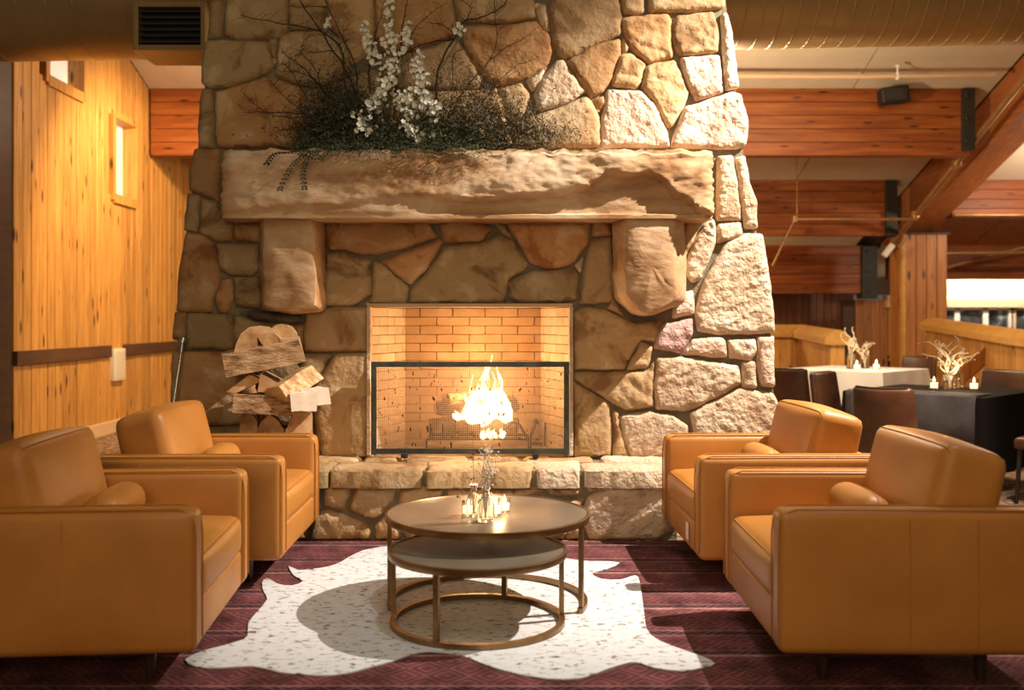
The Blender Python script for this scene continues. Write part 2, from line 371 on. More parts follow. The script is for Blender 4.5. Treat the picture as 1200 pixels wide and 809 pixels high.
def rug_mat():
    m, nt, b = new_mat('oriental_rug'); N = nt.nodes; L = nt.links
    tc = N.new('ShaderNodeTexCoord'); sp = N.new('ShaderNodeSeparateXYZ'); L.new(tc.outputs['Object'], sp.inputs[0])
    no = N.new('ShaderNodeTexNoise'); no.inputs['Scale'].default_value = 7; no.inputs['Detail'].default_value = 8; L.new(tc.outputs['Object'], no.inputs[0])
    # cross bands with thin pale lines and diamond motifs
    def math_(op, a, b_=None):
        n = N.new('ShaderNodeMath'); n.operation = op
        for k, q in enumerate((a, b_)):
            if q is None: continue
            if isinstance(q, (int, float)): n.inputs[k].default_value = q
            else: L.new(q, n.inputs[k])
        return n.outputs[0]
    wob = math_('MULTIPLY', math_('SUBTRACT', no.outputs[0], .5), .02)
    band = math_('FRACT', math_('MULTIPLY', math_('ADD', math_('ADD', sp.outputs['Y'], 10.07), wob), 1.55))
    r1 = N.new('ShaderNodeValToRGB'); L.new(band, r1.inputs[0]); e = r1.color_ramp.elements
    e[0].position = 0; e[0].color = (.10,.014,.016,1); e[1].position = 1; e[1].color = (.10,.014,.016,1)
    for p, c in ((.20, (.12,.016,.018)), (.215, (.30,.13,.11)), (.235, (.30,.13,.11)), (.25, (.045,.010,.016)), (.31, (.045,.010,.016)), (.32, (.24,.09,.08)), (.335, (.09,.012,.016)),
                 (.60, (.13,.018,.022)), (.615, (.26,.10,.09)), (.63, (.05,.010,.014)), (.70, (.05,.010,.014)), (.71, (.30,.13,.11)), (.73, (.11,.015,.018))):
        q = e.new(p); q.color = (*c, 1)
    dx_ = math_('ABSOLUTE', math_('SUBTRACT', math_('FRACT', math_('MULTIPLY', sp.outputs['X'], 6.2)), .5))
    dy_ = math_('ABSOLUTE', math_('SUBTRACT', math_('FRACT', math_('MULTIPLY', math_('ADD', sp.outputs['Y'], 10.07), 6.2)), .5))
    w2 = N.new('ShaderNodeMath'); w2.operation = 'SINE'; L.new(math_('MULTIPLY', math_('ADD', math_('ADD', dx_, dy_), math_('MULTIPLY', wob, 6)), 26), w2.inputs[0])
    r2 = N.new('ShaderNodeValToRGB'); L.new(w2.outputs[0], r2.inputs[0])
    r2.color_ramp.elements[0].position = .35; r2.color_ramp.elements[0].color = (0,0,0,1); r2.color_ramp.elements[1].position = .9; r2.color_ramp.elements[1].color = (.55,.55,.55,1)
    mx = N.new('ShaderNodeMix'); mx.data_type = 'RGBA'; L.new(r2.outputs[0], mx.inputs['Factor']); L.new(r1.outputs[0], mx.inputs['A']); mx.inputs['B'].default_value = (.22,.085,.075,1)
    hs = N.new('ShaderNodeHueSaturation'); hs.inputs['Saturation'].default_value = .84; L.new(mx.outputs['Result'], hs.inputs['Color'])
    mr = N.new('ShaderNodeMapRange'); L.new(no.outputs[0], mr.inputs[0]); mr.inputs[1].default_value = .3; mr.inputs[2].default_value = .7; mr.inputs[3].default_value = .45; mr.inputs[4].default_value = 1.5
    L.new(mr.outputs[0], hs.inputs['Value']); L.new(hs.outputs[0], b.inputs['Base Color'])
    b.inputs['Roughness'].default_value = .95; b.inputs['Specular IOR Level'].default_value = .15
    n2 = N.new('ShaderNodeTexNoise'); n2.inputs['Scale'].default_value = 250; L.new(tc.outputs['Object'], n2.inputs[0])
    bp = N.new('ShaderNodeBump'); bp.inputs['Strength'].default_value = .4; bp.inputs['Distance'].default_value = .004; L.new(n2.outputs[0], bp.inputs['Height']); L.new(bp.outputs[0], b.inputs['Normal'])
    return m
RUG = rug_mat()

# ------------------------------------------------------------------ the setting
def ROOFZ(y): return 4.37-.32*(y-13)
floor = MB().box(-6.2, 12, -1.5, 21, -.12, 0).build('floor', CARPET); tag(floor, 'mottled brown and beige carpeted floor of the lodge', None, kind='structure')

# left wall: vertical pine boards split around two windows
WX = -4.75
wl = MB().box(WX-.34, WX-.19, 9.5, 20.6, 0, 5.6).build('wall_left', DARKW, origin=(WX, 12, 0), smooth=30); tag(wl, 'knotty pine plank wall left of the stone fireplace', None, kind='structure')
WINS = [(10.15, 11.0, 3.83, 4.75), (11.85, 12.55, 2.83, 3.78)]
y = 9.5; bw = .172; i = 0
while y < 15.6:
    y1 = min(y+bw, 15.6); segs = [(0, ROOFZ((y+y1)/2)+.03)]
    for a, b_, z0, z1 in WINS:
        if y1 > a+.02 and y < b_-.02:
            s2 = []
            for s in segs:
                if s[0] < z0: s2.append((s[0], z0))
                if s[1] > z1: s2.append((z1, s[1]))
            segs = s2
    for z0, z1 in segs:
        MB().box(WX-.045, WX+random.uniform(-.004, .003), y+.004, y1-.004, z0, z1, b=.006, seg=1).build('plank', PINE, wl, origin=(WX, (y+y1)/2, (z0+z1)/2), world=True)
    y = y1; i += 1
for k, (a, b_, z0, z1) in enumerate(WINS):
    t = MB()
    for (p, q, r_, s) in ((a-.06, a+.02, z0-.06, z1+.06), (b_-.02, b_+.06, z0-.06, z1+.06), (a, b_, z0-.09, z0+.02), (a, b_, z1-.02, z1+.06)):
        t.box(WX-.19, WX+.035, p, q, r_, s, b=.004)
    wo = MB().box(WX-.17, WX-.15, a, b_, z0, z1).build('window_%d' % (k+1), DAYPANE, origin=(WX, (a+b_)/2, z0), smooth=30)
    tag(wo, ['small pine framed window high on plank wall under the duct', 'tall narrow pine framed window on the plank wall'][k], None, kind='structure')
    t.build('window_frame', PINE, wo, origin=(WX, (a+b_)/2, z0), world=True)
    MB().box(WX-.15, WX-.11, a+.26, a+.34, z0, z1).build('mullion', WHITEPAINT, wo, origin=(WX, a+.3, z0), world=True)
# chair rail, speaker grille, baseboard
tr = MB().box(WX-.02, WX+.035, 9.5, 11.75, .905, 1.045, b=.008).box(WX-.02, WX+.035, 12.15, 15.6, .905, 1.045, b=.008).build('trim_1', WALNUT, origin=(WX, 11, .97)); tag(tr, 'dark walnut chair rail along the pine wall', None, kind='structure')
bb = MB().box(WX-.02, WX+.03, 9.5, 15.6, 0, .15, b=.008).build('baseboard_left', PALEPINE, origin=(WX, 12, 0)); tag(bb, 'pale baseboard at the foot of the pine wall', None, kind='structure')
sp = thing('wall_speaker', 'small cream wall grille box set in the gap of the dark chair rail', 'speaker', (WX, 11.95, .62))
MB().box(-.02, .05, -.17, .17, 0, .38, b=.012).build('housing', WHITEPAINT, sp, smooth=30)
for k in range(11):
    MB().box(.05, .056, -.14, .14, .03+k*.03, .045+k*.03).build('grille_bar', PLASTER, sp)
# dark corner post at the near end of the pine wall
cp = MB().box(WX-1.3, WX-.01, 9.15, 9.48, 0, 5.6, b=.01).build('trim_2', DARKW, origin=(WX-.5, 9.3, 0)); tag(cp, 'dark brown corner post at the near end of the pine wall', None, kind='structure')
cpr = MB().box(WX-1.3, WX+.01, 9.11, 9.15, .905, 1.045, b=.006).build('rail', BLACKISH, cp, origin=(WX-.5, 9.13, .97), world=True)
cu = MB(); pts = []
for k in range(21):
    pts.append((-4.95+k*.0165, 8.85+.03*math.sin(k*1.3)))
for k in range(20):
    (xa, ya), (xb, yb) = pts[k], pts[k+1]
    cu.add([(xa, ya, .02), (xb, yb, .02), (xb, yb, .87), (xa, ya, .87), (xa, ya+.02, .02), (xb, yb+.02, .02), (xb, yb+.02, .87), (xa, ya+.02, .87)],
           [[0,1,2,3], [5,4,7,6], [3,2,6,7], [1,0,4,5]])
cuo = cu.build('folded_cloth', GREYCLOTH, origin=(-4.8, 8.87, .02), smooth=60); tag(cuo, 'grey cloth hanging at the far left edge by the dark post', 'cloth')

# roof: panels between the beams, beams of stacked laminations, rafter, column
roof = MB()
for x0, x1, y0, y1 in ((-5, 12, 7.6, 21),):
    roof.add([(x0, y0, ROOFZ(y0)+.06), (x1, y0, ROOFZ(y0)+.06), (x1, y1, ROOFZ(y1)+.06), (x0, y1, ROOFZ(y1)+.06),
              (x0, y0, ROOFZ(y0)+.2), (x1, y0, ROOFZ(y0)+.2), (x1, y1, ROOFZ(y1)+.2), (x0, y1, ROOFZ(y1)+.2)],
             [[3,2,1,0], [4,5,6,7], [0,1,5,4], [1,2,6,5], [2,3,7,6], [3,0,4,7]])
ceil = roof.build('ceiling', DARKW, origin=(2, 13, 4.4)); tag(ceil, 'sloping lodge ceiling of cream panels between beams', None, kind='structure')
BY = [10.4, 13.0, 15.6, 18.2, 20.8]
for j in range(4):
    y0, y1 = BY[j]+.0, BY[j+1]-.0
    for x0, x1 in ((-4.74, -2.6), (-2.59, -.1), (-.09, 2.1), (2.11, 4.45), (4.46, 6.28), (6.76, 8.4), (8.41, 10.0)):
        e = .004
        v = [(x0+e, y0, ROOFZ(y0)), (x1-e, y0, ROOFZ(y0)), (x1-e, y1, ROOFZ(y1)), (x0+e, y1, ROOFZ(y1))]
        MB().add(v+[(a, b_, c+.05) for a, b_, c in v], [[3,2,1,0], [4,5,6,7], [0,1,5,4], [1,2,6,5], [2,3,7,6], [3,0,4,7]]).build(
            'ceiling_panel', RAFTER if (x0 > 6.5 and j == 2) else CEILP, ceil, origin=((x0+x1)/2, (y0+y1)/2, ROOFZ((y0+y1)/2)), world=True)
def beam(y, x0, x1, depth, label, name='roof_beam', n=5, th=.22):
    zt = ROOFZ(y); t = thing(name, label, 'beam', ((x0+x1)/2, y, zt-depth), kind=None)
    h = depth/n
    for k in range(n):
        MB().box(-(x1-x0)/2, (x1-x0)/2, random.uniform(-.003, .003), th, k*h+.003, (k+1)*h-.002, b=.004, seg=1).build('lamination', REDWOOD, t, origin=(0, th/2, (k+.5)*h), smooth=30)
    return t
b1 = beam(13.0, -4.72, 5.97, .88, 'nearest red stained glulam beam spanning behind the chimney to the rafter')
b2 = beam(15.6, -4.72, 5.97, .87, 'second dark red glulam beam below the first')
b3 = beam(18.2, -4.72, 6.42, .88, 'lowest farthest orange red glulam beam above the dark plank wall')
b4 = beam(15.6, 6.90, 11.5, .60, 'short red beam right of the big rafter', n=4)
b5 = beam(18.2, 6.90, 11.5, .62, 'farther red beam over the bright window bay', n=4)
for (yy, x0, x1, d, lab) in ((12.97, 5.86, 6.02, .83, 'black steel hanger at the end of the nearest beam'), (15.57, 5.84, 6.02, .88, 'black steel hanger at the end of the second beam'),
                             (18.17, 6.38, 6.66, .98, 'dark steel hanger at the end of the lowest beam')):
    t = thing('beam_hanger', lab, 'bracket', ((x0+x1)/2, yy, ROOFZ(yy)-d))
    hw = (x1-x0)/2
    MB().box(-hw, hw, -.03, .28, 0, d-.02, b=.006).build('plate', STEEL, t)
    for k in range(3):
        MB().lathe([(.025, 0), (.025, .02), (.015, .028), (0, .028)], 8, mat=Matrix.Translation((-hw*.4, -.03, .12+k*(d-.24)/2)) @ Matrix.Rotation(R(90), 4, 'X')).build('bolt', STEEL, t)
# rafter along the roof slope
ra = thing('rafter', 'big sloping timber rafter running down to the column', 'rafter', (6.52, 16, ROOFZ(16)-.66))
y0, y1 = 9.3, 16.1
for k in range(4):
    zz = [-.66+k*.165, -.66+(k+1)*.165-.003]
    v = [(x, yy, ROOFZ(yy)+z+(.0)) for yy in (y0, y1) for z in zz for x in (6.30, 6.74)]
    MB().add(v, [[0,1,3,2], [4,6,7,5], [0,4,5,1], [2,3,7,6], [0,2,6,4], [1,5,7,3]]).build('lamination', RAFTER, ra, origin=(6.52, 13, ROOFZ(13)-.6+k*.165), world=True)
cl = thing('column', 'square timber column of vertical boards under the rafter end', 'column', (6.525, 16.0, 0))
for k in range(4):
    MB().box(-.325+k*.163, -.325+(k+1)*.163-.006, -.33, .33, 0, 2.69, b=.006, seg=1).build('board', POSTW, cl, origin=(-.325+(k+.5)*.163, 0, 1.4))
MB().box(-.40, -.335, -.36, -.26, 0, 2.69, b=.006).build('edge_trim', CAPW, cl)
MB().box(-.36, .36, -.36, .36, 2.69, 2.715, b=.004).build('cap_plate', STEEL, cl)
# sprinkler pipes
def pipe(name, pts, r, label, mat=None, fittings=()):
    pts = [Vector(p) for p in pts]; t = thing(name, label, 'pipe', pts[0])
    MB().tube(pts, r, 8).build('pipe_run', mat or COPPER, t, origin=pts[0], world=True, smooth=60)
    for f in fittings:
        f = Vector(f); MB().lathe([(r*1.05, -.05), (r*1.6, -.045), (r*1.6, .045), (r*1.05, .05)], 10, mat=Matrix.Translation(f)).build('coupling', mat or COPPER, t, origin=f, world=True, smooth=50)
    return t
COPPER = M('painted_copper_pipe', [(.3,(.30,.15,.055)), (.7,(.40,.22,.09))], scale=5, rough=.35, metal=.4)
zc = ROOFZ(12.3)-.09
p1 = pipe('sprinkler_pipe', [P(800, 89, 12.3), P(1000, 90, 12.3), P(1165, 88, 12.3)], .028, 'pale sprinkler pipe under the cream ceiling panel', PALEPINE)
sh = P(1052, 88, 12.3)
MB().lathe([(.015, -.06), (.03, -.05), (.03, .02), (.012, .03), (.012, .10), (.03, .10), (.03, .12), (0, .12)], 10, mat=Matrix.Translation(sh)).build('sprinkler_head', WHITEPAINT, p1, origin=sh, world=True)
pipe('rafter_pipe', [(6.075, 10.6, ROOFZ(10.6)-.50), (6.075, 12.06, ROOFZ(12.06)-.56), (6.075, 14.2, ROOFZ(14.2)-.74), (6.075, 16.2, ROOFZ(16.2)-.92)], .042, 'sprinkler pipe running down along the sloping rafter',
     fittings=[(6.075, 13.6, ROOFZ(13.6)-.69), (6.075, 15.0, ROOFZ(15.0)-.80)])
pipe('drop_pipe', [P(905, 312, 14.6), P(931, 257, 14.6), P(1075, 257, 14.6)], .024, 'thin copper pipe bent down beside the chimney edge', fittings=[P(931, 257, 14.6)])
pipe('hanger_rod', [P(934, 181, 14.6), P(934, 257, 14.6)], .007, 'thin hanger rod holding the bent copper pipe')
pipe('bay_pipe', [P(1105, 297, 16.8), P(1330, 294, 16.8)], .035, 'lower sprinkler pipe crossing the bay right of the column')
pipe('bay_branch_pipe', [P(1105, 315, 17.4), P(1160, 299, 17.2), P(1290, 270, 17.0)], .03, 'slanting sprinkler branch pipe right of the column')
pipe('upper_bay_pipe', [P(1118, 252, 15.3), P(1330, 252, 15.3)], .03, 'thin pipe under the short red beam at right')
lt = thing('pipe_clamp_fixture', 'small bright fitting at the lower end of the rafter pipe', 'fitting', P(1040, 297, 15.2))
MB().tube([P(1036, 300, 15.2), P(1046, 287, 15.2)], .05, 10).build('barrel', WHITEPAINT, lt, origin=P(1040, 297, 15.2), world=True, smooth=50)
MB().tube([P(1052, 290, 15.2), P(1058, 284, 15.2), P(1060, 277, 15.2)], .035, 8).build('elbow', COPPER, lt, origin=P(1040, 297, 15.2), world=True, smooth=50)
# ceiling speaker on the first beam
spk = thing('beam_speaker', 'black loudspeaker mounted on the nearest red beam', 'speaker', P(1047, 112, 12.75))
MB().add(*rbox(.36, .2, .21, .03), mat=Matrix.Rotation(R(-6), 4, 'Y')).build('cabinet', BLACKISH, spk, smooth=60)
MB().box(-.13, .13, -.115, -.095, -.075, .075, b=.004).build('grille', STEEL, spk)
MB().box(-.03, .03, .05, .26, -.02, .02).build('bracket', STEEL, spk)

# back wall and the window bay, right half walls
wb = MB().box(-5, 6.9, 20.3, 20.5, 0, 2.4).build('wall_back', DARKW, origin=(1, 20.4, 0)); tag(wb, 'dark brown plank wall far behind the dining tables', None, kind='structure')
DBOARD = M('dark_red_board', [(.3, (.11,.03,.010)), (.7, (.20,.065,.02))], scale=2.5, rough=.5, stretch=(8,8,.6), vary=.15)
x = 4.4
while x < 6.85:
    MB().box(x+.004, x+.146, 20.26, 20.3, 0, 2.3, b=.005, seg=1).build('plank', DBOARD if x < 7.0-.0 else PINE, wb, origin=(x+.075, 20.28, 1.15), world=True); x += .15
# lit plank pier and narrow window behind the column
wr = MB().box(6.2, 7.55, 18.65, 18.8, 0, 1.72).build('wall_right', DARKW, origin=(6.6, 18.7, 0)); tag(wr, 'orange plank pier wall behind the timber column', None, kind='structure')
x = 6.42
while x < 7.02:
    MB().box(x+.003, x+.147, 18.6, 18.65, 0, 1.72, b=.005, seg=1).build('plank', POSTW, wr, origin=(x+.075, 18.62, .9), world=True); x += .15
MB().box(6.95, 7.6, 18.45, 18.66, 1.57, 1.80, b=.01).build('header', PALEPINE, wr, origin=(7.1, 18.5, 1.6), world=True)
wn = MB().box(7.12, 7.5, 18.61, 18.63, .72, 1.53).build('window_3', DARKPANE, origin=(7.2, 18.6, .7)); tag(wn, 'narrow dark window with snow outside behind the column', None, kind='structure')
fr = MB()
fr.box(7.02, 7.13, 18.52, 18.65, .62, 1.57, b=.006).box(7.46, 7.6, 18.52, 18.65, .62, 1.57, b=.006).box(7.02, 7.6, 18.5, 18.65, .58, .68, b=.006)
fr.build('window_frame', CAPW, wn, origin=(7.2, 18.6, .7), world=True)
MB().box(7.12, 7.48, 18.58, 18.62, 1.09, 1.14).build('glazing_bar', WHITEPAINT, wn, origin=(7.2, 18.6, 1.1), world=True)
MB().box(7.12, 7.48, 18.58, 18.62, .68, .74).build('glazing_bar', WHITEPAINT, wn, origin=(7.2, 18.6, .7), world=True)
# bright bay
wf = MB().box(7.6, 12, 19.5, 19.7, 1.74, 2.6).box(7.6, 12, 19.5, 19.7, 0, .85).build('wall_far', PLASTER, origin=(9, 19.6, 0)); tag(wf, 'bright cream wall over the row of windows at right', None, kind='structure')
tr3 = MB().box(7.6, 12, 19.40, 19.52, 1.585, 1.76, b=.01).build('trim_3', PALEPINE, origin=(9, 19.45, 1.6)); tag(tr3, 'pale pine header board above the far windows', None, kind='structure')
for k, (x0, x1) in enumerate(((8.05, 8.72), (8.72, 9.28), (9.28, 9.78), (9.82, 10.4), (10.4, 11.0))):
    wn = MB().box(x0, x1, 19.55, 19.57, .85, 1.585).build('window_%d' % (k+4), DARKPANE, origin=(x0, 19.56, .85)); tag(wn, 'dark window pane number %s from the column in the far bay' % ('one', 'two', 'three', 'four', 'five')[k], None, kind='structure')
    MB().box(x0, x0+.05, 19.5, 19.56, .85, 1.585).box(x1-.05, x1, 19.5, 19.56, .85, 1.585).box(x0, x1, 19.5, 19.56, .85, .92).box(x0, x1, 19.5, 19.56, 1.54, 1.585).build('window_frame', WHITEPAINT if k != 3 else PALEPINE, wn, origin=(x0, 19.53, .85), world=True)
# half walls with cap rails
def halfwall(name, label, pts, caph=.15, capw=.30, slats=PINE):
    t = tag(thing(name, label, None, (pts[0][0], pts[0][1], 0)), kind='structure'); 
    for (xa, ya, za), (xb, yb, zb) in zip(pts[:-1], pts[1:]):
        A, B = Vector((xa, ya, 0)), Vector((xb, yb, 0)); L_ = (B-A).length; d = (B-A)/L_; nrm = Vector((d.y, -d.x, 0))
        n = max(1, int(L_/.16))
        for k in range(n):
            s0, s1 = L_*k/n+.003, L_*(k+1)/n-.003
            z0, z1 = za+(zb-za)*k/n, za+(zb-za)*(k+1)/n
            v = []
            for s, z in ((s0, z0), (s1, z1)):
                p = A+d*s
                for off in (-.09, .09): v += [p+nrm*off, p+nrm*off+Vector((0,0,z-caph))]
            MB().add(v, [[0,4,5,1], [2,3,7,6], [0,1,3,2], [4,6,7,5], [1,5,7,3], [0,2,6,4]]).build('board', slats, t, origin=A+d*(s0+s1)/2+Vector((0,0,.5)), world=True)
        hw = capw/2; prof = [(-hw, -caph), (hw, -caph), (hw, -caph*.55), (hw*.25, 0), (-hw*.25, 0), (-hw, -caph*.55)]
        v = []
        for p, z, ex in ((A-d*.05, za, 0), (B+d*.05, zb, 0)):
            for o_, h_ in prof: v.append(p+nrm*o_+Vector((0,0,z+h_)))
        m = len(prof)
        MB().add(v, [list(range(m)), [m+i for i in range(m)][::-1]]+[[i, m+i, m+(i+1)%m, (i+1)%m] for i in range(m)]).build('cap_rail', CAPW, t, origin=A+Vector((0,0,za)), world=True)
    return t
halfwall('wall_half', 'pine half wall with honey cap rail beside the chimney edge', [(2.9, 15.5, 1.27), (4.5, 15.5, 1.27), (4.25, 13.0, 1.21)], caph=.19, capw=.34)
hw = halfwall('wall_stair', 'pine half wall with cap rail beside the stair at right', [(6.32, 15.0, 1.375), (5.95, 11.6, 1.225), (5.8, 9.9, 1.19)], caph=.17, capw=.34)
hr = thing('stair_handrail', 'brown sloping handrail board fixed on the stair half wall', 'handrail', (5.85, 13.0, .6))
q = [P(1128, 443, 12.4), P(1166, 409, 12.6), P(1188, 403, 12.3)]
for a, b_ in ((0,1), (1,2)):
    A, B = q[a], q[b_]; up = Vector((0,0,.10)); th = Vector((-.05,-.03,0))
    v = [A-up, B-up, B+up, A+up]; v = v+[c+th for c in v]
    MB().add(v, [[0,1,2,3], [7,6,5,4], [0,4,5,1], [1,5,6,2], [2,6,7,3], [3,7,4,0]]).build('rail_board', POSTW, hr, origin=A, world=True)

# ------------------------------------------------------------------ duct
def duct_z(x): return 3.745+.017*x+.52
dt = thing('air_duct', 'fat bronze painted round air duct passing behind the chimney', 'duct', (0, 8.9, duct_z(0)))
DR = .52
MB().tube([(-6, 0, duct_z(-6)-duct_z(0)), (0, 0, 0), (9, 0, duct_z(9)-duct_z(0))], DR, 40).build('duct_body', DUCT, dt, smooth=60)
ring = MB().lathe([(DR*.995, -.012), (DR+.003, -.006), (DR+.003, .006), (DR*.995, .012)], 40, mat=Matrix.Rotation(R(90+.97), 4, 'Y')).build('seam', DUCT, dt, smooth=60)
ring.location = (-4.5, 0, -.017*4.5)
xs = [-4.2, -3.95, -3.72, -3.5, -3.3]+[2.0+.155*k for k in range(26)]
for x in xs: inst('seam', ring.data, dt, (x, 0, .017*x))
VO = Vector((-2.78, 8.12, 3.545)); D0 = Vector((0, 8.9, duct_z(0)))
vt = MB().box(-.31, -.27, 0, .5, 0, .40, b=.005).box(.24, .28, 0, .5, 0, .40, b=.005).box(-.27, .24, 0, .5, 0, .045, b=.005).box(-.27, .24, 0, .5, .355, .40, b=.005).build('vent_box', DUCT, dt)
vt.location = VO-D0; vt['label'] = 'square dark air grille box'
MB().box(-.27, .24, .12, .2, .045, .355).build('backing', BLACKISH, vt)
for k in range(6): MB().box(-.27, .24, .03, .07, .07+k*.05, .085+k*.05).build('slat', STEEL, vt)

# ------------------------------------------------------------------ the stone fireplace
FY = 6.60
fp = thing('stone_fireplace', 'massive rough stone fireplace and chimney with a long stone mantel', 'fireplace', (-.1, FY, 0))
def smooth_poly(poly, cut):
    out = []; n = len(poly)
    for i in range(n):
        a, b_, c = poly[i-1], poly[i], poly[(i+1) % n]
        l1, l2 = (a-b_).length, (c-b_).length
        k1, k2 = min(cut, l1*.3), min(cut, l2*.3)
        p1_, p2_ = b_+(a-b_)/l1*k1, b_+(c-b_)/l2*k2
        out += [p1_, (p1_+b_*1.4+p2_)/3.4, p2_]
    return out
def resample(poly, s):
    out = []
    n = len(poly)
    for i in range(n):
        a, b_ = poly[i], poly[(i+1) % n]
        k = max(1, int(round((b_-a).length/s)))
        for j in range(k): out.append(a+(b_-a)*j/k)
    return out
SEED = [0]
def stone_mesh(poly, to3d, thick=.12, bulge=.035, amp=.012, spacing=.03, cut=.014, freq=7):
    """poly: list of 2d Vectors, to3d(u,v,h) -> world Vector"""
    SEED[0] += 1; off = Vector((SEED[0]*3.71, SEED[0]*1.93, SEED[0]*.77))
    area = sum(poly[i-1].x*poly[i].y-poly[i].x*poly[i-1].y for i in range(len(poly)))
    if area < 0: poly = poly[::-1]
    pl = resample(smooth_poly(poly, cut), spacing)
    pl = [p+Vector((noise.noise(Vector((p.x*14, p.y*14, 0))+off), noise.noise(Vector((p.x*14, p.y*14, 9))+off)))*.007 for p in pl]
    B = np.array([[p.x, p.y] for p in pl]); n = len(B)
    x0, y0 = B.min(0); x1, y1 = B.max(0)
    gx = []; j = 0; y = y0
    while y < y1:
        x = x0+(spacing/2 if j % 2 else 0)
        while x < x1: gx.append((x+random.uniform(-.2, .2)*spacing, y+random.uniform(-.2, .2)*spacing)); x += spacing
        y += spacing*.87; j += 1
    Gp = np.array(gx)
    A1, A2 = B, np.roll(B, -1, 0)
    inside = np.zeros(len(Gp), bool)
    for (xa, ya), (xb, yb) in zip(A1, A2):
        c = ((ya > Gp[:,1]) != (yb > Gp[:,1])) & (Gp[:,0] < (xb-xa)*(Gp[:,1]-ya)/((yb-ya) if abs(yb-ya) > 1e-12 else 1e-12)+xa)
        inside ^= c
    def dist(Q):
        d = np.full(len(Q), 9.)
        for a, b_ in zip(A1, A2):
            e = b_-a; t = np.clip(((Q-a)@e)/(e@e+1e-12), 0, 1)
            d = np.minimum(d, np.hypot(*(Q-(a+t[:,None]*e)).T))
        return d
    Gp = Gp[inside]
    if len(Gp):
        dd = dist(Gp); Gp = Gp[dd > spacing*.45]; dd = dd[dd > spacing*.45]
    else: dd = np.zeros(0)
    pts = [Vector(p) for p in B]+[Vector(p) for p in Gp]
    ov, oe, of, _, _, _ = delaunay_2d_cdt(pts, [(i, (i+1) % n) for i in range(n)], [], 1, 1e-6)
    D = dist(np.array([[p.x, p.y] for p in ov]))
    V = []
    ang = random.uniform(-.9, .9); ca, sa = math.cos(ang), math.sin(ang)
    tilt = Vector((random.uniform(-.05, .05), random.uniform(-.05, .05))); cen = Vector((B[:,0].mean(), B[:,1].mean()))
    for p, d in zip(ov, D):
        e = 1-math.exp(-d/.009)
        du, dv = p.x-cen.x, p.y-cen.y
        q = Vector(((du*ca+dv*sa)*freq*.55, (dv*ca-du*sa)*freq*1.35, 0))+off
        nz = noise.fractal(q, .8, 2.1, 5)
        st_ = abs(noise.noise(q*.9+Vector((5,5,5))))
        h = e*(bulge+amp*nz+amp*.9*min(st_*4, 1)+tilt.dot(Vector((p.x, p.y))-cen)*.5) if d > 1e-5 else 0
        V.append(to3d(p.x, p.y, h))
    faces = [list(f) for f in of]
    # side skirt from boundary
    cnt = {}
    for f in faces:
        for i in range(3):
            a, b_ = f[i], f[(i+1) % 3]
            if (b_, a) in cnt: del cnt[(b_, a)]
            else: cnt[(a, b_)] = 1
    back = {}
    for a, b_ in list(cnt):
        for q in (a, b_):
            if q not in back:
                back[q] = len(V); V.append(to3d(ov[q].x, ov[q].y, -thick))
    for a, b_ in cnt: faces.append([b_, a, back[a], back[b_]])
    c = to3d(cen.x, cen.y, 0)
    return V, faces, c
def wall_stone(pxs, mat='t', D=6.595, **kw):
    poly = []
    for x, y in pxs:
        if y == 0: y = -60
        p = P(x, y, D); poly.append(Vector((p.x, p.z)))
    cc = Vector((sum(p.x for p in poly)/len(poly), sum(p.y for p in poly)/len(poly)))
    poly = [p+(p-cc).normalized()*.010 for p in poly]
    V, Fc, c = stone_mesh(poly, lambda u, v, h: Vector((u, D-h, v)), **kw)
    mb = MB(); mb.add(V, Fc)
    return mb.build('stone', ST[mat], fp, origin=c, world=True, smooth=50)
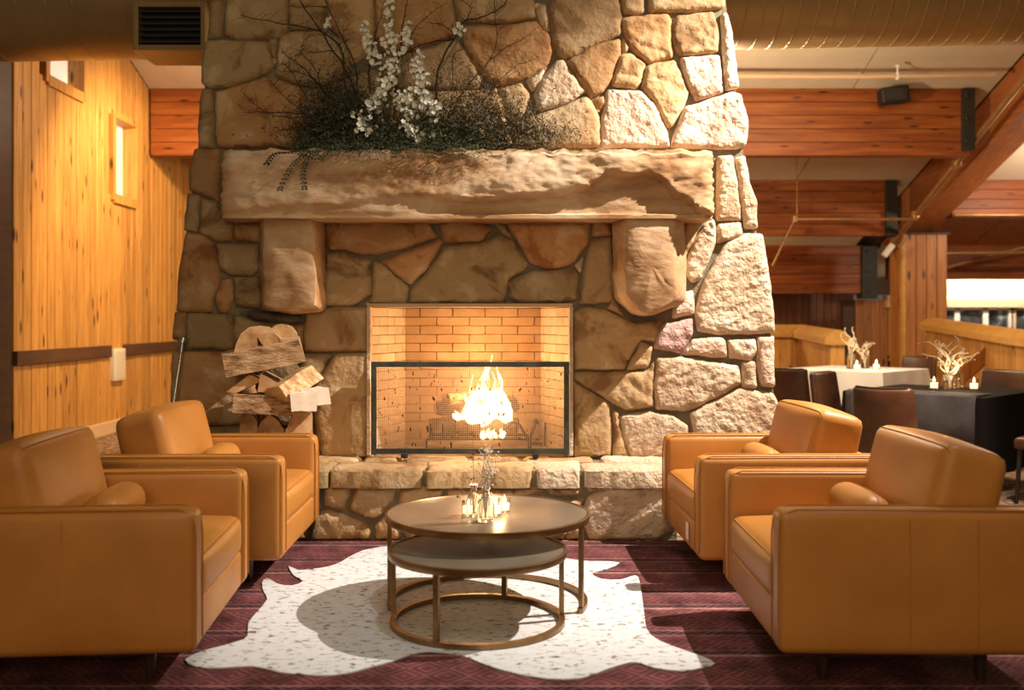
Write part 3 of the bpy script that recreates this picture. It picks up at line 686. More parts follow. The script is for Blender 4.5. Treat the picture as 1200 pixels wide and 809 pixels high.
STONES = [
 ('g', [(246,0),(263,0),(260,41),(245,44)]),
 ('g', [(267,0),(336,0),(336,36),(325,44),(305,47),(285,45),(264,41)]),
 ('g', [(243,48),(311,49),(320,79),(312,85),(300,90),(270,101),(247,103),(237,97),(239,65)]),
 ('g', [(316,47),(324,46),(324,70),(321,77),(316,58)]),
 ('g', [(237,106),(250,106),(249,150),(250,172),(233,172),(234,130)]),
 ('r', [(254,108),(280,101),(310,92),(325,95),(350,103),(355,110),(356,140),(352,160),(345,172),(255,172),(253,130)]),
 ('t', [(340,9),(378,9),(380,20),(375,34),(340,35)]), ('t', [(340,0),(382,0),(382,6),(340,6)]),
 ('t', [(330,42),(345,38),(370,38),(400,47),(405,60),(408,88),(376,102),(366,101),(345,96),(324,89),(326,65)]),
 ('t', [(385,0),(434,0),(438,30),(436,60),(412,76),(402,45),(384,30)]),
 ('r', [(438,0),(519,0),(532,26),(530,42),(482,58),(450,62),(441,45)]),
 ('t', [(359,108),(408,93),(440,80),(448,100),(450,172),(348,172),(358,150)]),
 ('t', [(445,67),(490,62),(534,47),(545,60),(564,92),(558,104),(480,106),(450,96)]),
 ('t', [(455,108),(555,108),(580,103),(589,118),(592,140),(600,172),(455,172)]),
 ('t', [(524,0),(622,0),(627,20),(590,26),(537,24)]),
 ('t', [(627,5),(640,7),(644,35),(638,36),(632,22)]),
 ('r', [(545,31),(570,31),(600,30),(629,25),(636,37),(643,40),(648,60),(640,76),(620,89),(600,96),(585,100),(572,92),(560,80),(542,48)]),
 ('t', [(645,8),(665,0),(720,0),(727,20),(726,41),(700,51),(670,67),(655,66),(648,50)]),
 ('p', [(618,94),(634,84),(640,79),(632,97),(624,107)]),
 ('p', [(630,124),(627,112),(636,92),(651,73),(658,71),(685,108),(660,121),(633,130)]),
 ('t', [(585,106),(610,99),(621,113),(618,122),(610,138),(594,138)]),
 ('t', [(617,140),(632,135),(660,126),(686,113),(694,121),(702,140),(704,172),(602,172),(606,155)]),
 ('r', [(666,72),(695,55),(726,46),(727,62),(716,93),(706,107),(692,114),(675,88)]),
 ('r', [(695,117),(708,113),(708,122),(702,131)]),
 ('t', [(730,46),(737,55),(735,60),(729,62)]),
 ('t', [(724,0),(758,0),(754,14),(745,17),(730,14)]),
 ('t', [(762,0),(849,0),(848,8),(810,13),(761,13)]),
 ('r', [(729,22),(745,20),(782,18),(786,26),(785,55),(787,67),(760,73),(742,60),(733,42)]),
 ('t', [(792,20),(835,15),(841,35),(840,60),(820,63),(797,64),(789,48),(788,35)]),
 ('p', [(845,18),(852,16),(858,40),(863,80),(866,101),(850,105),(848,70)]),
 ('t', [(718,94),(727,66),(740,64),(756,76),(751,94),(745,103),(718,101)]),
 ('t', [(756,80),(765,76),(790,72),(797,85),(805,108),(800,125),(786,149),(780,147),(768,120),(754,105)]),
 ('k', [(798,69),(842,66),(846,95),(847,108),(816,117),(808,100),(800,85)]),
 ('k', [(712,107),(750,107),(765,122),(779,150),(784,172),(706,172),(706,140)]),
 ('k', [(790,160),(804,126),(845,113),(858,108),(868,112),(875,140),(875,160),(872,172),(848,174),(787,172)]),
 ('p', [(841,184),(858,184),(864,218),(869,257),(840,258)]), ('p', [(861,186),(873,183),(879,215),(886,235),(887,267),(873,267),(866,220)]),
 ('p', [(842,263),(868,261),(869,275),(855,281),(841,284)]),
 ('p', [(850,287),(872,275),(893,276),(900,320),(905,360),(907,390),(840,391),(818,387),(816,365),(826,330)]),
 ('p', [(835,258),(839,264),(838,285),(822,326),(812,331),(803,318),(812,290),(826,262)]),
 ('t', [(802,258),(824,259),(808,290),(801,306)]),
 ('k', [(790,346),(812,342),(813,367),(789,373)]),
 ('m', [(776,382),(811,374),(810,392),(799,413),(767,408),(770,395)]),
 ('k', [(804,412),(813,398),(845,395),(849,400),(851,419),(802,416)]),
 ('p', [(854,399),(884,397),(886,412),(880,421),(856,420)]), ('k', [(889,396),(907,395),(907,452),(893,452),(888,430)]),
 ('p', [(870,425),(885,425),(886,454),(870,453)]),
 ('p', [(771,420),(800,420),(864,429),(867,449),(850,460),(806,481),(770,479),(767,450)]),
 ('p', [(810,484),(850,465),(870,457),(905,462),(912,478),(916,497),(916,520),(815,520)]),
 ('p', [(728,488),(760,484),(785,487),(805,500),(806,536),(740,536),(730,510)]),
 ('t', [(673,366),(690,361),(710,365),(745,380),(776,376),(766,402),(750,398),(731,432),(674,432)]),
 ('t', [(751,402),(764,408),(759,431),(735,433)]),
 ('t', [(674,437),(735,437),(757,435),(766,423),(764,476),(732,479),(716,470),(690,454),(674,444)]),
 ('t', [(673,450),(690,459),(713,474),(715,500),(715,534),(674,535)]), ('t', [(719,482),(726,484),(726,500),(737,534),(719,535)]),
 ('t', [(720,352),(732,372),(745,377),(712,362)]),
 ('g', [(220,228),(233,230),(231,271),(216,269)]), ('r', [(228,176),(258,176),(256,200),(257,236),(240,229),(223,223),(224,200)]),
 ('g', [(237,234),(253,237),(264,256),(273,260),(272,280),(255,282),(234,274)]), ('r', [(276,262),(307,262),(306,283),(275,281)]),
 ('r', [(218,274),(235,276),(250,284),(255,305),(257,325),(250,350),(248,365),(208,364),(211,320)]),
 ('g', [(254,286),(303,287),(303,315),(293,323),(270,321),(258,314)]), ('r', [(260,330),(270,328),(272,350),(267,366),(257,366),(253,350)]),
 ('g', [(275,326),(303,325),(306,350),(306,361),(277,358)]), ('r', [(205,367),(218,368),(217,397),(203,397)]),
 ('g', [(221,368),(272,370),(273,408),(265,410),(218,408)]), ('r', [(203,413),(278,414),(298,430),(303,470),(300,497),(200,497)]),
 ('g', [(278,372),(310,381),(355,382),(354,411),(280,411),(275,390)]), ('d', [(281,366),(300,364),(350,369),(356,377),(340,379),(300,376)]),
 ('t', [(361,366),(395,361),(431,361),(430,411),(358,411),(357,385)]), ('g', [(353,415),(388,416),(372,445),(362,456),(353,440)]),
 ('t', [(393,416),(431,415),(432,535),(378,535),(370,500),(368,455)]), ('g', [(300,415),(350,416),(366,460),(366,497),(306,497)]),
 ('g', [(200,501),(288,501),(290,545),(198,545)]), ('g', [(293,501),(366,501),(374,536),(293,540)]),
 ('r', [(381,262),(400,260),(502,260),(513,278),(480,289),(440,297),(420,297),(405,293),(385,294)]),
 ('g', [(384,298),(404,297),(433,306),(435,345),(424,350),(410,358),(383,358),(380,340)]),
 ('g', [(438,307),(446,310),(465,326),(478,338),(474,357),(428,357),(437,348)]),
 ('r', [(448,306),(470,299),(514,281),(517,285),(500,315),(481,333),(465,321)]),
 ('r', [(515,260),(560,260),(575,268),(565,282),(530,285),(521,283)]),
 ('g', [(524,289),(565,286),(585,276),(603,284),(617,310),(611,318),(594,328),(591,354),(480,356),(483,340),(502,318)]),
 ('r', [(593,260),(690,260),(688,285),(672,307),(660,312),(640,314),(622,307),(606,280)]),
 ('g', [(598,331),(625,319),(650,318),(670,315),(677,322),(675,350),(655,354),(605,355),(597,345)]),
 ('r', [(696,260),(716,260),(716,276),(696,276)]), ('t', [(693,281),(716,280),(718,345),(716,353),(680,356),(685,320)]),
 ('p', [(675,311),(683,303),(680,320)]), ('g', [(580,262),(590,262),(600,279),(590,273)]),
]
for m, pl in STONES:
    big = abs(sum(pl[i-1][0]*pl[i][1]-pl[i][0]*pl[i-1][1] for i in range(len(pl))))/2
    rough_side = sum(x for x, y in pl)/len(pl) > 705
    wall_stone(pl, m, bulge=.026 if big > 600 else .02, amp=.010 if rough_side else .010, spacing=.019 if rough_side else .026, freq=15 if rough_side else 6)
# mortar core: left jamb, right jamb, breast above the opening
core = MB(); YB = 8.25; YF = 6.615
def corepoly(pts):
    v = [P(x, y, FY) for x, y in pts]; m = len(v)
    vv = [Vector((p.x, YF, max(p.z, 0))) for p in v]+[Vector((p.x, YB, max(p.z, 0))) for p in v]
    core.add(vv, [list(range(m)), [m+i for i in range(m)][::-1]]+[[i, m+i, m+(i+1)%m, (i+1)%m] for i in range(m)])
corepoly([(207,640),(205,440),(210,350),(219,260),(229,190),(239,110),(242,45),(249,0),(254,-380),(433,-380),(433,640)])
corepoly([(669,640),(669,-380),(838,-380),(851,0),(860,90),(870,160),(876,230),(892,290),(898,330),(904,400),(908,480),(914,640)])
corepoly([(433,-380),(433,358),(669,358),(669,-380)])
core.build('mortar', MORTAR, fp, origin=(-.1, 7, 0), world=True)
# the long mantel stone
MX0, MX1, MZ0, MZ1, MY = P(257,255,6.2).x, P(838,255,6.2).x, P(0,255,6.2).z, P(0,174,6.2).z, 6.2
def mantel():
    nx, nz, ny = 220, 38, 12
    W, H = MX1-MX0, MZ1-MZ0; mb = MB()
    led = [(255,249),(300,244),(330,241),(400,240),(450,230),(500,231),(560,234),(620,228),(660,226),(690,217),(712,202),(730,206),(760,203),(775,208),(790,226),(805,232),(820,246),(838,252)]
    def ledge(x):
        px = 255+(x-MX0)/W*583
        for (a, ya), (b_, yb) in zip(led[:-1], led[1:]):
            if a <= px <= b_:
                yy = ya+(yb-ya)*(px-a)/(b_-a); break
        else: yy = 250
        return MZ1-(yy-174)/81*H
    def front(x, z):
        q = Vector((x*2.2, z*5, 3.3)); lf = .45+.55*max(0, min(1, (x-MX0)/(W*.5))); f = lf*(noise.fractal(q, .85, 2.1, 6)*.022+noise.fractal(q*5, .9, 2, 3)*.006)
        lz = ledge(x)+noise.noise(Vector((x*14, 7, 1)))*.012
        t = min(1, max(0, (z-lz)/.018)); t = t*t*(3-2*t)
        k = (z-MZ0)/H
        slope = max(0, (z-lz))*.10
        rightn = max(0, min(1, (x-(MX0+W*.35))/(W*.2)))
        rec = (.02+.055*rightn)
        y = MY+f*(.5+.7*t)+(1-t)*rec*min(1, (max(0, lz-z)+.0)/.02+.35)+slope
        if z-MZ0 < .03: y = MY+.01+rec*.6
        e = min(x-MX0, MX1-x)
        y += .05*math.exp(-e/.03)*(.6+noise.noise(Vector((z*9, x, 2)))*.8)
        if MZ1-z < .03: y += .02
        return y
    idx = {}
    def V(p): mb.v.append(Vector(p)); return len(mb.v)-1
    g = [[V((MX0+W*i/nx+(noise.fractal(Vector((3, k*.35, i*.1)), .8, 2, 3)*.016*max(0, 1-min(i, nx-i)/10)), front(MX0+W*i/nx, MZ0+H*k/nz), MZ0+H*k/nz+(k/nz)**3*noise.fractal(Vector((i*.11, 2, 5)), .8, 2, 4)*.022)) for k in range(nz+1)] for i in range(nx+1)]
    def Q(a, b_, c, d): mb.f.append([a, b_, c, d]); mb.m.append(0)
    for i in range(nx):
        for k in range(nz): Q(g[i][k], g[i+1][k], g[i+1][k+1], g[i][k+1])
    def strip(row, fn):
        prev = row
        for j in range(1, ny+1):
            cur = [V(fn(mb.v[r], j/ny)) for r in row]
            for a in range(len(row)-1): Q(prev[a], prev[a+1], cur[a+1], cur[a])
            prev = cur
    def tob(p, t, ax):
        y = p.y+(6.63-p.y)*t; nn = noise.fractal(Vector((p.x*5, y*7, p.z*5)), .9, 2, 4)*.012*(1 if 0 < t < 1 else .0)
        return (p.x+(nn if ax == 0 else 0), y, p.z+(nn if ax == 2 else 0))
    strip([g[i][nz] for i in range(nx+1)], lambda p, t: tob(p, t, 2))
    strip([g[i][0] for i in range(nx+1)][::-1], lambda p, t: (p.x, p.y+(6.63-p.y)*t, p.z))
    strip([g[0][k] for k in range(nz+1)], lambda p, t: tob(p, t, 0))
    strip([g[nx][k] for k in range(nz+1)][::-1], lambda p, t: tob(p, t, 0))
    return mb.build('mantel', MANTELM, fp, origin=((MX0+MX1)/2, 6.4, MZ0), world=True, smooth=55)
mo = mantel(); mo['label'] = 'long rough hewn stone mantel shelf'
# corbels
def corbel(front_px, D, back_px, rough=.01):
    """front polygon and larger back polygon, lofted with noise"""
    fpl = resample(smooth_poly([Vector((P(x, y, D).x, P(x, y, D).z)) for x, y in front_px], .03), .05)
    mb = MB(); n = len(fpl); V = []; rings = []
    cen = Vector((sum(p.x for p in fpl)/n, sum(p.y for p in fpl)/n))
    bx = [P(x, y, 6.6) for x, y in back_px]; x0, x1 = min(p.x for p in bx), max(p.x for p in bx); z0 = min(p.z for p in bx); z1 = max(p.z for p in bx)
    fx0, fx1 = min(p.x for p in fpl), max(p.x for p in fpl); fz0, fz1 = min(p.y for p in fpl), max(p.y for p in fpl)
    for s, t in ((.0, -.02), (.35, -.018), (.7, -.012), (.92, -.004), (1, .012), (1, .10), (1, .22), (1, .6), (1, 1)):
        rg = []
        if s == 0: mb.v.append(Vector((cen.x, D-.02, cen.y))); rings.append([len(mb.v)-1]*n); continue
        for p in fpl:
            q = cen+(p-cen)*s; tt = max(0, t)
            u = (q.x-fx0)/(fx1-fx0); w_ = (q.y-fz0)/(fz1-fz0)
            e = min(1, tt*2.2)
            X = q.x*(1-e)+(x0+u*(x1-x0))*e; Z = q.y*(1-e)+(z0+w_*(z1-z0))*e
            Y = D+t*(6.62-D) if t >= 0 else D+t
            nn = noise.fractal(Vector((X*9, Y*9, Z*9)), .9, 2, 4)*rough
            mb.v.append(Vector((X+nn, Y+nn*.8, Z+nn*.5))); rg.append(len(mb.v)-1)
        rings.append(rg)
    for a, b_ in zip(rings[:-1], rings[1:]):
        for i in range(n):
            j = (i+1) % n
            f = [a[i], a[j], b_[j], b_[i]]
            if a[0] == a[1]: f = [a[0], b_[j], b_[i]]
            mb.f.append(f); mb.m.append(0)
    o = mb.build('corbel', MANTELM, fp, origin=(cen.x, 6.5, cen.y), world=True, smooth=40)
    return o
c = corbel([(308,256),(366,256),(369,359),(340,362),(309,358)], 6.30, [(309,258),(384,258),(382,345),(345,368),(309,362)]); c['label'] = 'squared stone corbel under the left part of the mantel'
c = corbel([(733,255),(790,255),(792,340),(790,352),(760,368),(745,362),(733,345)], 6.28, [(717,258),(800,258),(801,345),(760,371),(717,345)], .016); c['label'] = 'chipped stone corbel under the right part of the mantel'

# hearth: raised bench of stones
HZ = .45; HYF = 6.06
hx0, hx1 = P(250,0,HYF).x, P(800,0,HYF).x
MB().box(hx0+.03, hx1-.03, HYF+.03, 6.64, 0, HZ-.03).build('hearth_core', MORTAR, fp, origin=(-.1, 6.3, 0), world=True)
def hearth_stone(pxs, mat, bulge=.03, amp=.014):
    poly = [Vector((P(x, y, HYF).x, max(.004, P(x, y, HYF).z))) for x, y in pxs]
    V, Fc, c = stone_mesh(poly, lambda u, v, h: Vector((u, HYF+.02-h, v)), thick=.08, bulge=bulge, amp=amp, spacing=.024)
    MB().add(V, Fc).build('stone', ST[mat], fp, origin=c, world=True, smooth=50)
HS = [('t',[(378,571),(409,569),(411,580),(404,599),(378,595)]), ('t',[(418,571),(464,570),(462,590),(440,611),(425,607),(407,598)]), ('t',[(366,603),(380,598),(400,603),(433,616),(435,635),(364,635)]),
 ('t',[(470,574),(490,571),(520,571),(520,590),(466,592)]), ('t',[(438,616),(464,596),(470,635),(440,635)]), ('g',[(472,596),(530,594),(535,635),(474,635)]), ('t',[(524,572),(570,572),(570,591),(524,591)]),
 ('t',[(575,572),(600,572),(636,572),(636,578),(600,590),(575,590)]), ('t',[(640,572),(681,572),(683,580),(660,583),(645,580)]), ('t',[(687,570),(707,570),(706,577),(690,578)]),
 ('p',[(711,569),(776,567),(796,570),(798,600),(792,622),(770,635),(690,635),(680,610),(690,582)]), ('t',[(538,595),(600,594),(670,587),(685,585),(676,605),(660,635),(540,635)]), ('t',[(664,627),(680,613),(686,635),(664,635)]),
 ('g',[(300,571),(372,571),(372,598),(300,600)]), ('g',[(253,571),(296,571),(296,635),(253,635)]), ('g',[(300,604),(362,604),(360,635),(300,635)])]
for m, pl in HS: hearth_stone(pl, m)
def slab(x0, x1, y0, y1, mat, t=.10):
    poly = [Vector((x0+random.uniform(0,.03), y0+random.uniform(-.02,.03))), Vector(((x0+x1)/2, y0+random.uniform(-.03,.01))), Vector((x1-random.uniform(0,.03), y0+random.uniform(-.02,.03))),
            Vector((x1-random.uniform(-.02,.02), y1)), Vector(((x0+x1)/2, y1+random.uniform(-.02,.02))), Vector((x0+random.uniform(-.02,.02), y1))]
    V, Fc, c = stone_mesh(poly, lambda u, v, h: Vector((u, v, HZ-.025+h)), thick=t, bulge=.014, amp=.008, spacing=.026, cut=.016)
    MB().add(V, Fc).build('stone_slab', ST[mat], fp, origin=c, world=True, smooth=50)
xs = [250, 318, 388, 498, 571, 627, 681, 800]
for i, (a, b_) in enumerate(zip(xs[:-1], xs[1:])):
    xa, xb = P(a,0,HYF).x-.002, P(b_,0,HYF).x+.004
    slab(xa, xb, HYF-.04, HYF+random.uniform(.26, .34), 'tgtttpp'[i])
bx_ = [250, 330, 420, 470, 548, 610, 700, 800]
for i, (a, b_) in enumerate(zip(bx_[:-1], bx_[1:])):
    slab(P(a,0,6.4).x+.01, P(b_,0,6.4).x-.01, 6.42, 6.60, 'gtttttp'[i])
# firebox
fx0, fx1, fz0, fz1 = P(433,0,FY).x, P(669,0,FY).x, HZ-.02, P(0,358,FY).z
BYY = 7.14; ix0, ix1 = P(474,0,BYY).x, P(635,0,BYY).x
fb = MB()
fb.box(ix0-.1, ix1+.1, BYY+.03, BYY+.1, .2, 1.9)
for xa, xb, sg in ((fx0, ix0, -1), (fx1, ix1, 1)):
    o_ = .03*sg
    v = [(xa+o_, 6.64, .2), (xb+o_, BYY+.05, .2), (xb+o_, BYY+.05, 1.9), (xa+o_, 6.64, 1.9)]
    v += [(a+.07*sg, b_, c) for a, b_, c in v]
    fb.add(v, [[0,1,2,3], [7,6,5,4], [0,4,5,1], [1,5,6,2], [2,6,7,3], [3,7,4,0]])
fb.box(fx0-.02, fx1+.02, 6.64, BYY+.1, .38, HZ-.02).box(fx0-.02, fx1+.02, 6.64, BYY+.1, 1.85, 1.95)
fbo = fb.build('firebox', FIREMORTAR, fp, origin=((fx0+fx1)/2, 6.9, HZ), world=True)
brick = MB().box(-.115, .115, -.03, .03, -.0298, .0298, b=.003, seg=1).build('brick', FIREBRICK, fbo); first = [brick]
soot_mesh = brick.data.copy(); soot_mesh.materials.clear(); soot_mesh.materials.append(SOOTBRICK)
def put_brick(loc, rz, L_, soot=False):
    loc = Vector(loc)-wloc(fbo)
    if first and not soot:
        o = first.pop(); o.location = loc; o.rotation_euler = (0,0,rz); o.scale = (L_/.23, 1, 1)
    else: inst('brick', soot_mesh if soot else brick.data, fbo, loc, (0,0,rz), (L_/.23, 1, 1))
def brick_run(a, b_, z, row, soot=False):
    a, b_ = Vector(a), Vector(b_); L_ = (b_-a).length; d = (b_-a)/L_; rz = math.atan2(d.y, d.x)
    s = -.12 if row % 2 else 0
    while s < L_-.03:
        s0, s1 = max(0, s), min(L_, s+.23)
        if s1-s0 > .03: put_brick((*(a+d*(s0+s1)/2), z), rz, s1-s0-.001, soot)
        s += .2335
for r_ in range(20):
    z = HZ+.01+r_*.0625
    brick_run((ix0, BYY+.02), (ix1, BYY+.02), z, r_, True)
    if z < 1.75:
        brick_run((fx0-.02, 6.66), (ix0-.02, BYY), z, r_+1); brick_run((fx1+.02, 6.66), (ix1+.02, BYY), z, r_+1)
for k in range(4): # floor bricks
    brick_run((fx0+.03+k*.04, 6.70+k*.12), (fx1-.03-k*.04, 6.70+k*.12), HZ-.03, k)
MB().box(fx0-.01, fx1+.01, 6.55, 6.66, fz1-.012, fz1+.012, b=.003).build('lintel_bar', PALEPINE if False else M('lintel_steel', (.45,.30,.17), rough=.5, metal=.2), fp, origin=((fx0+fx1)/2, 6.6, fz1), world=True)
for xx in (fx0, fx1): MB().box(xx-.012, xx+.012, 6.55, 6.66, HZ, fz1-.013, b=.003).build('jamb_strip', ST['p'], fp, origin=(xx, 6.6, .9), world=True)

# fire screen
SY = 6.50
sx0, sx1, sz0, sz1 = P(435,0,SY).x, P(667,0,SY).x, HZ+.012, P(0,424,SY).z
scn = thing('fire_screen', 'flat fire screen of wire mesh in a dark metal frame', 'fire screen', ((sx0+sx1)/2, SY, HZ))
W2 = (sx1-sx0)/2; Hs = sz1-HZ; bwd = .035
MB().box(-W2, W2, -.012, .012, Hs-bwd, Hs, b=.003).build('frame_rail', SCREENFRAME, scn)
MB().box(-W2, W2, -.012, .012, .02, .02+bwd, b=.003).build('frame_rail', SCREENFRAME, scn)
for s in (-1, 1): MB().box(min(s*W2, s*(W2-bwd)), max(s*W2, s*(W2-bwd)), -.013, .013, .015, Hs-.001, b=.003).build('frame_stile', SCREENFRAME, scn)
MB().add([(-W2+.02,0,.04),(W2-.02,0,.04),(W2-.02,0,Hs-.02),(-W2+.02,0,Hs-.02)], [[0,1,2,3]]).build('mesh_panel', WIREMESH, scn)
for xx in (-W2+.22, W2-.22): MB().box(xx-.02, xx+.02, -.07, .04, 0, .03, b=.006).build('foot', IRON, scn)

# split logs
def log_obj(name, a, b_, prof, label=None, group=None, parent=None, mats=None, roll=0, arc=None, nseg=9, cat='log'):
    """prof: cross-section points; arc marks vertices that carry bark on the edge that follows"""
    a, b_ = Vector(a), Vector(b_); d = (b_-a); L_ = d.length
    M_ = Matrix.Translation(a) @ d.to_track_quat('X', 'Z').to_matrix().to_4x4() @ Matrix.Rotation(roll, 4, 'X')
    n = len(prof); mb = MB(); seed = random.random()*50
    for i in range(nseg+1):
        t = i/nseg
        for (y, z) in prof:
            nn = noise.noise(Vector((t*2.2+seed, y*9, z*9)))*.020+noise.noise(Vector((t*7+seed, y*30, z*30)))*.008
            mb.v.append(M_ @ Vector((t*L_+noise.noise(Vector((seed+t*4, y*20, z*20)))*.022, y*(1+nn*4), z*(1+nn*4)+nn*.6)))
    for i in range(nseg):
        for k in range(n):
            k2 = (k+1) % n
            mb.f.append([i*n+k, i*n+k2, (i+1)*n+k2, (i+1)*n+k]); mb.m.append(1 if (arc and arc[k]) else 0)
    mb.f.append(list(range(n))[::-1]); mb.m.append(2); mb.f.append([nseg*n+k for k in range(n)]); mb.m.append(2)
    o = mb.build(name, mats or [SPLIT, BARK, ENDGRAIN], parent, origin=(a+b_)/2, world=True, smooth=35)
    if label: tag(o, label, cat, group)
    return o
def wedge(r, ang0, ang1, n=5, c=(0,0)):
    pts = [(c[0], c[1])]+[(c[0]+r*math.cos(R(ang0+(ang1-ang0)*k/n)), c[1]+r*math.sin(R(ang0+(ang1-ang0)*k/n))) for k in range(n+1)]
    return pts, [0]+[1]*n+[0]
def halfround(r, n=8):
    pts = [(r*math.cos(math.pi*k/n), r*math.sin(math.pi*k/n)) for k in range(n+1)]
    return pts, [1]*n+[0]
grp = 'split logs stacked on the hearth'
def L3(name, pa, Da, pb, Db, pr, label, roll=0, mats=None):
    return log_obj(name, P(*pa, Da), P(*pb, Db), pr[0], label, grp, arc=pr[1], roll=roll, mats=mats)
# end-on logs run along depth (track X axis into +Y): profile y -> -x world, z -> z
L3('firewood_log', (304,412), 6.16, (304,412), 6.49, (halfround(.155)[0]+[(-.05,0),(.015,.085),(.005,0)], [1]*8+[0]*4), 'cracked half round log with pale end grain on top of the wood stack')
L3('firewood_log', (330,398), 6.30, (330,398), 6.49, halfround(.10), 'smaller round log tucked behind the top of the wood stack')
L3('firewood_log', (262,426), 6.17, (354,408), 6.27, ([(-.10,-.085),(.10,-.075),(.085,.02),(.03,.075),(-.07,.06)], [1,1,0,0,1]), 'long bark edged split log tilted across the upper wood stack')
L3('firewood_log', (288,456), 6.14, (296,452), 6.5, ([(-.11,.06),(-.02,.075),(.115,-.02),(.06,-.03)], [0,0,1,1]), 'flat pale wedge log at the left of the wood stack')
L3('firewood_log', (314,455), 6.14, (322,450), 6.5, ([(.06,-.03),(.045,.09),(-.08,.02),(-.09,-.02)], [0,1,1,0]), 'triangular log end in the middle of the wood stack')
L3('firewood_log', (323,463), 6.12, (362,438), 6.45, ([(-.10,-.035),(.10,-.03),(.05,.045),(-.04,.06)], [1,0,0,0]), 'reddish split log slanting up to the right in the stack')
L3('firewood_log', (273,470), 6.16, (346,474), 6.22, ([(-.10,-.065),(.10,-.06),(.10,.05),(-.09,.055)], [0,1,0,1]), 'long brown split log lying flat under the slanting log')
L3('sawn_block', (340,472), 6.12, (371,470), 6.18, ([(-.045,-.055),(.045,-.055),(.045,.06),(-.045,.06)], [0,0,0,0]), 'white sawn square block at the right of the wood stack', mats=[PALEWOOD]*3)
L3('sawn_block', (350,466), 6.26, (385,464), 6.32, ([(-.045,-.05),(.045,-.05),(.045,.055),(-.045,.055)], [0,0,0,0]), 'white sawn square block behind the other pale block', mats=[PALEWOOD]*3)
L3('firewood_log', (291,517), 6.16, (294,515), 6.48, ([(.065,-.12),(-.06,-.12),(-.055,.13),(.0,.20),(.05,.13)], [0,0,1,1,1]), 'narrow upright split log at the bottom left of the stack')
L3('firewood_log', (316,514), 6.14, (318,512), 6.48, ([(.095,-.13),(-.09,-.13),(-.09,.05),(-.05,.12),(.0,.15),(.05,.11),(.09,.04)], [0,0,1,1,1,1,1]), 'rounded log end in the bottom middle of the stack')
L3('firewood_log', (350,516), 6.17, (351,514), 6.48, ([(.09,-.12),(-.085,-.12),(-.08,.15),(.03,.165),(.085,.03)], [0,0,1,0,0]), 'reddish wedge log at the bottom right of the stack')
# poker leaning at the left of the chimney
pk = thing('fire_poker', 'steel fire poker leaning against the left edge of the chimney', 'fire poker', P(182, 618, 6.28))
A, B = P(182, 617, 6.28), P(214, 402, 6.5)
MB().tube([A, B], .011, 10).build('shaft', CHROME, pk, origin=A, world=True, smooth=50)
MB().tube([B, B+(B-A).normalized()*.03, B+(B-A).normalized()*.045], [.024, .027, .018], 10).build('knob', CHROME, pk, origin=B, world=True, smooth=50)

# grate, burning logs, flames, gas valve
gr = thing('fire_grate', 'black iron log grate inside the firebox', 'grate', P(547, 520, 6.85))
gz0 = HZ+.005
def GP(px, py, D=6.8): return P(px, py, D)
gx0, gx1 = P(505,0,6.72).x, P(605,0,6.72).x
for k in range(8):
    x = gx0+(gx1-gx0)*k/7
    MB().tube([(x, 6.66, HZ+.20), (x, 6.68, HZ+.115), (x, 6.75, HZ+.10), (x, 7.0, HZ+.10), (x, 7.03, HZ+.17)], .009, 6).build('bar', IRON, gr, origin=(x, 6.8, HZ+.1), world=True, smooth=50)
for yy in (6.72, 6.97):
    MB().tube([(gx0-.03, yy, HZ), (gx0-.03, yy, HZ+.08), (gx0, yy, HZ+.092), (gx1, yy, HZ+.092), (gx1+.08, yy, HZ+.085), (gx1+.09, yy, HZ)], .012, 8).build('leg_rail', IRON, gr, origin=(0, yy, HZ), world=True, smooth=50)
gl = 'logs burning in the grate'
def burn(a, b_, r, label, mats=None):
    pr = [(r*math.cos(2*math.pi*k/10), r*math.sin(2*math.pi*k/10)) for k in range(10)]
    return log_obj('burning_log', a, b_, pr, label, gl, arc=[1]*10, mats=mats or [CHARRED, CHARRED, ENDGRAIN])
burn((gx0-.02, 6.78, HZ+.165), (gx1+.0, 6.80, HZ+.165), .055, 'long charred log across the front of the fire grate')
burn((gx0+.05, 6.93, HZ+.17), (gx1+.02, 6.92, HZ+.165), .055, 'charred log across the back of the fire grate')
burn((gx0+.03, 6.75, HZ+.30), (gx1-.10, 6.90, HZ+.25), .045, 'pale ended log lying slanted on top of the burning logs', [SPLIT, CHARRED, ENDGRAIN])
burn((gx0+.10, 6.70, HZ+.36), (gx0+.34, 6.96, HZ+.34), .045, 'short log poking up at the left of the flames', [SPLIT, BARK, ENDGRAIN])
burn((gx1-.26, 6.76, HZ+.29), (gx1-.02, 6.92, HZ+.31), .06, 'dark log glowing inside the tall flames')
log_obj('floor_log', (gx0-.02, 6.80, HZ+.045), (gx1-.1, 6.82, HZ+.045), [(.045*math.cos(2*math.pi*k/10), .045*math.sin(2*math.pi*k/10)) for k in range(10)], 'pale pipe shaped log lying under the fire grate', arc=[0]*10)
gv = thing('gas_valve', 'small gas pipe with key valve beside the grate', 'valve', P(610, 520, 6.62))
q = [P(592,503,6.66), P(600,495,6.66), P(608,497,6.66), P(617,512,6.64), P(622,520,6.64), P(636,521,6.64)]
MB().tube(q, .010, 8).build('gas_pipe', IRON, gv, origin=q[0], world=True, smooth=50)
MB().tube([P(621,528,6.62), P(621,514,6.62), P(627,497,6.62)], .012, 8).build('valve_stem', IRON, gv, origin=q[0], world=True, smooth=50)
MB().lathe([(.0, -.012), (.018, -.01), (.018, .01), (0, .012)], 10, mat=Matrix.Translation(P(628,494,6.62)) @ Matrix.Rotation(R(90), 4, 'X')).build('key_knob', IRON, gv, origin=P(628,494,6.62), world=True)
MB().tube([P(639,523,6.64), P(639,496,6.64)], .006, 6).build('pilot_rod', IRON, gv, origin=q[0], world=True)
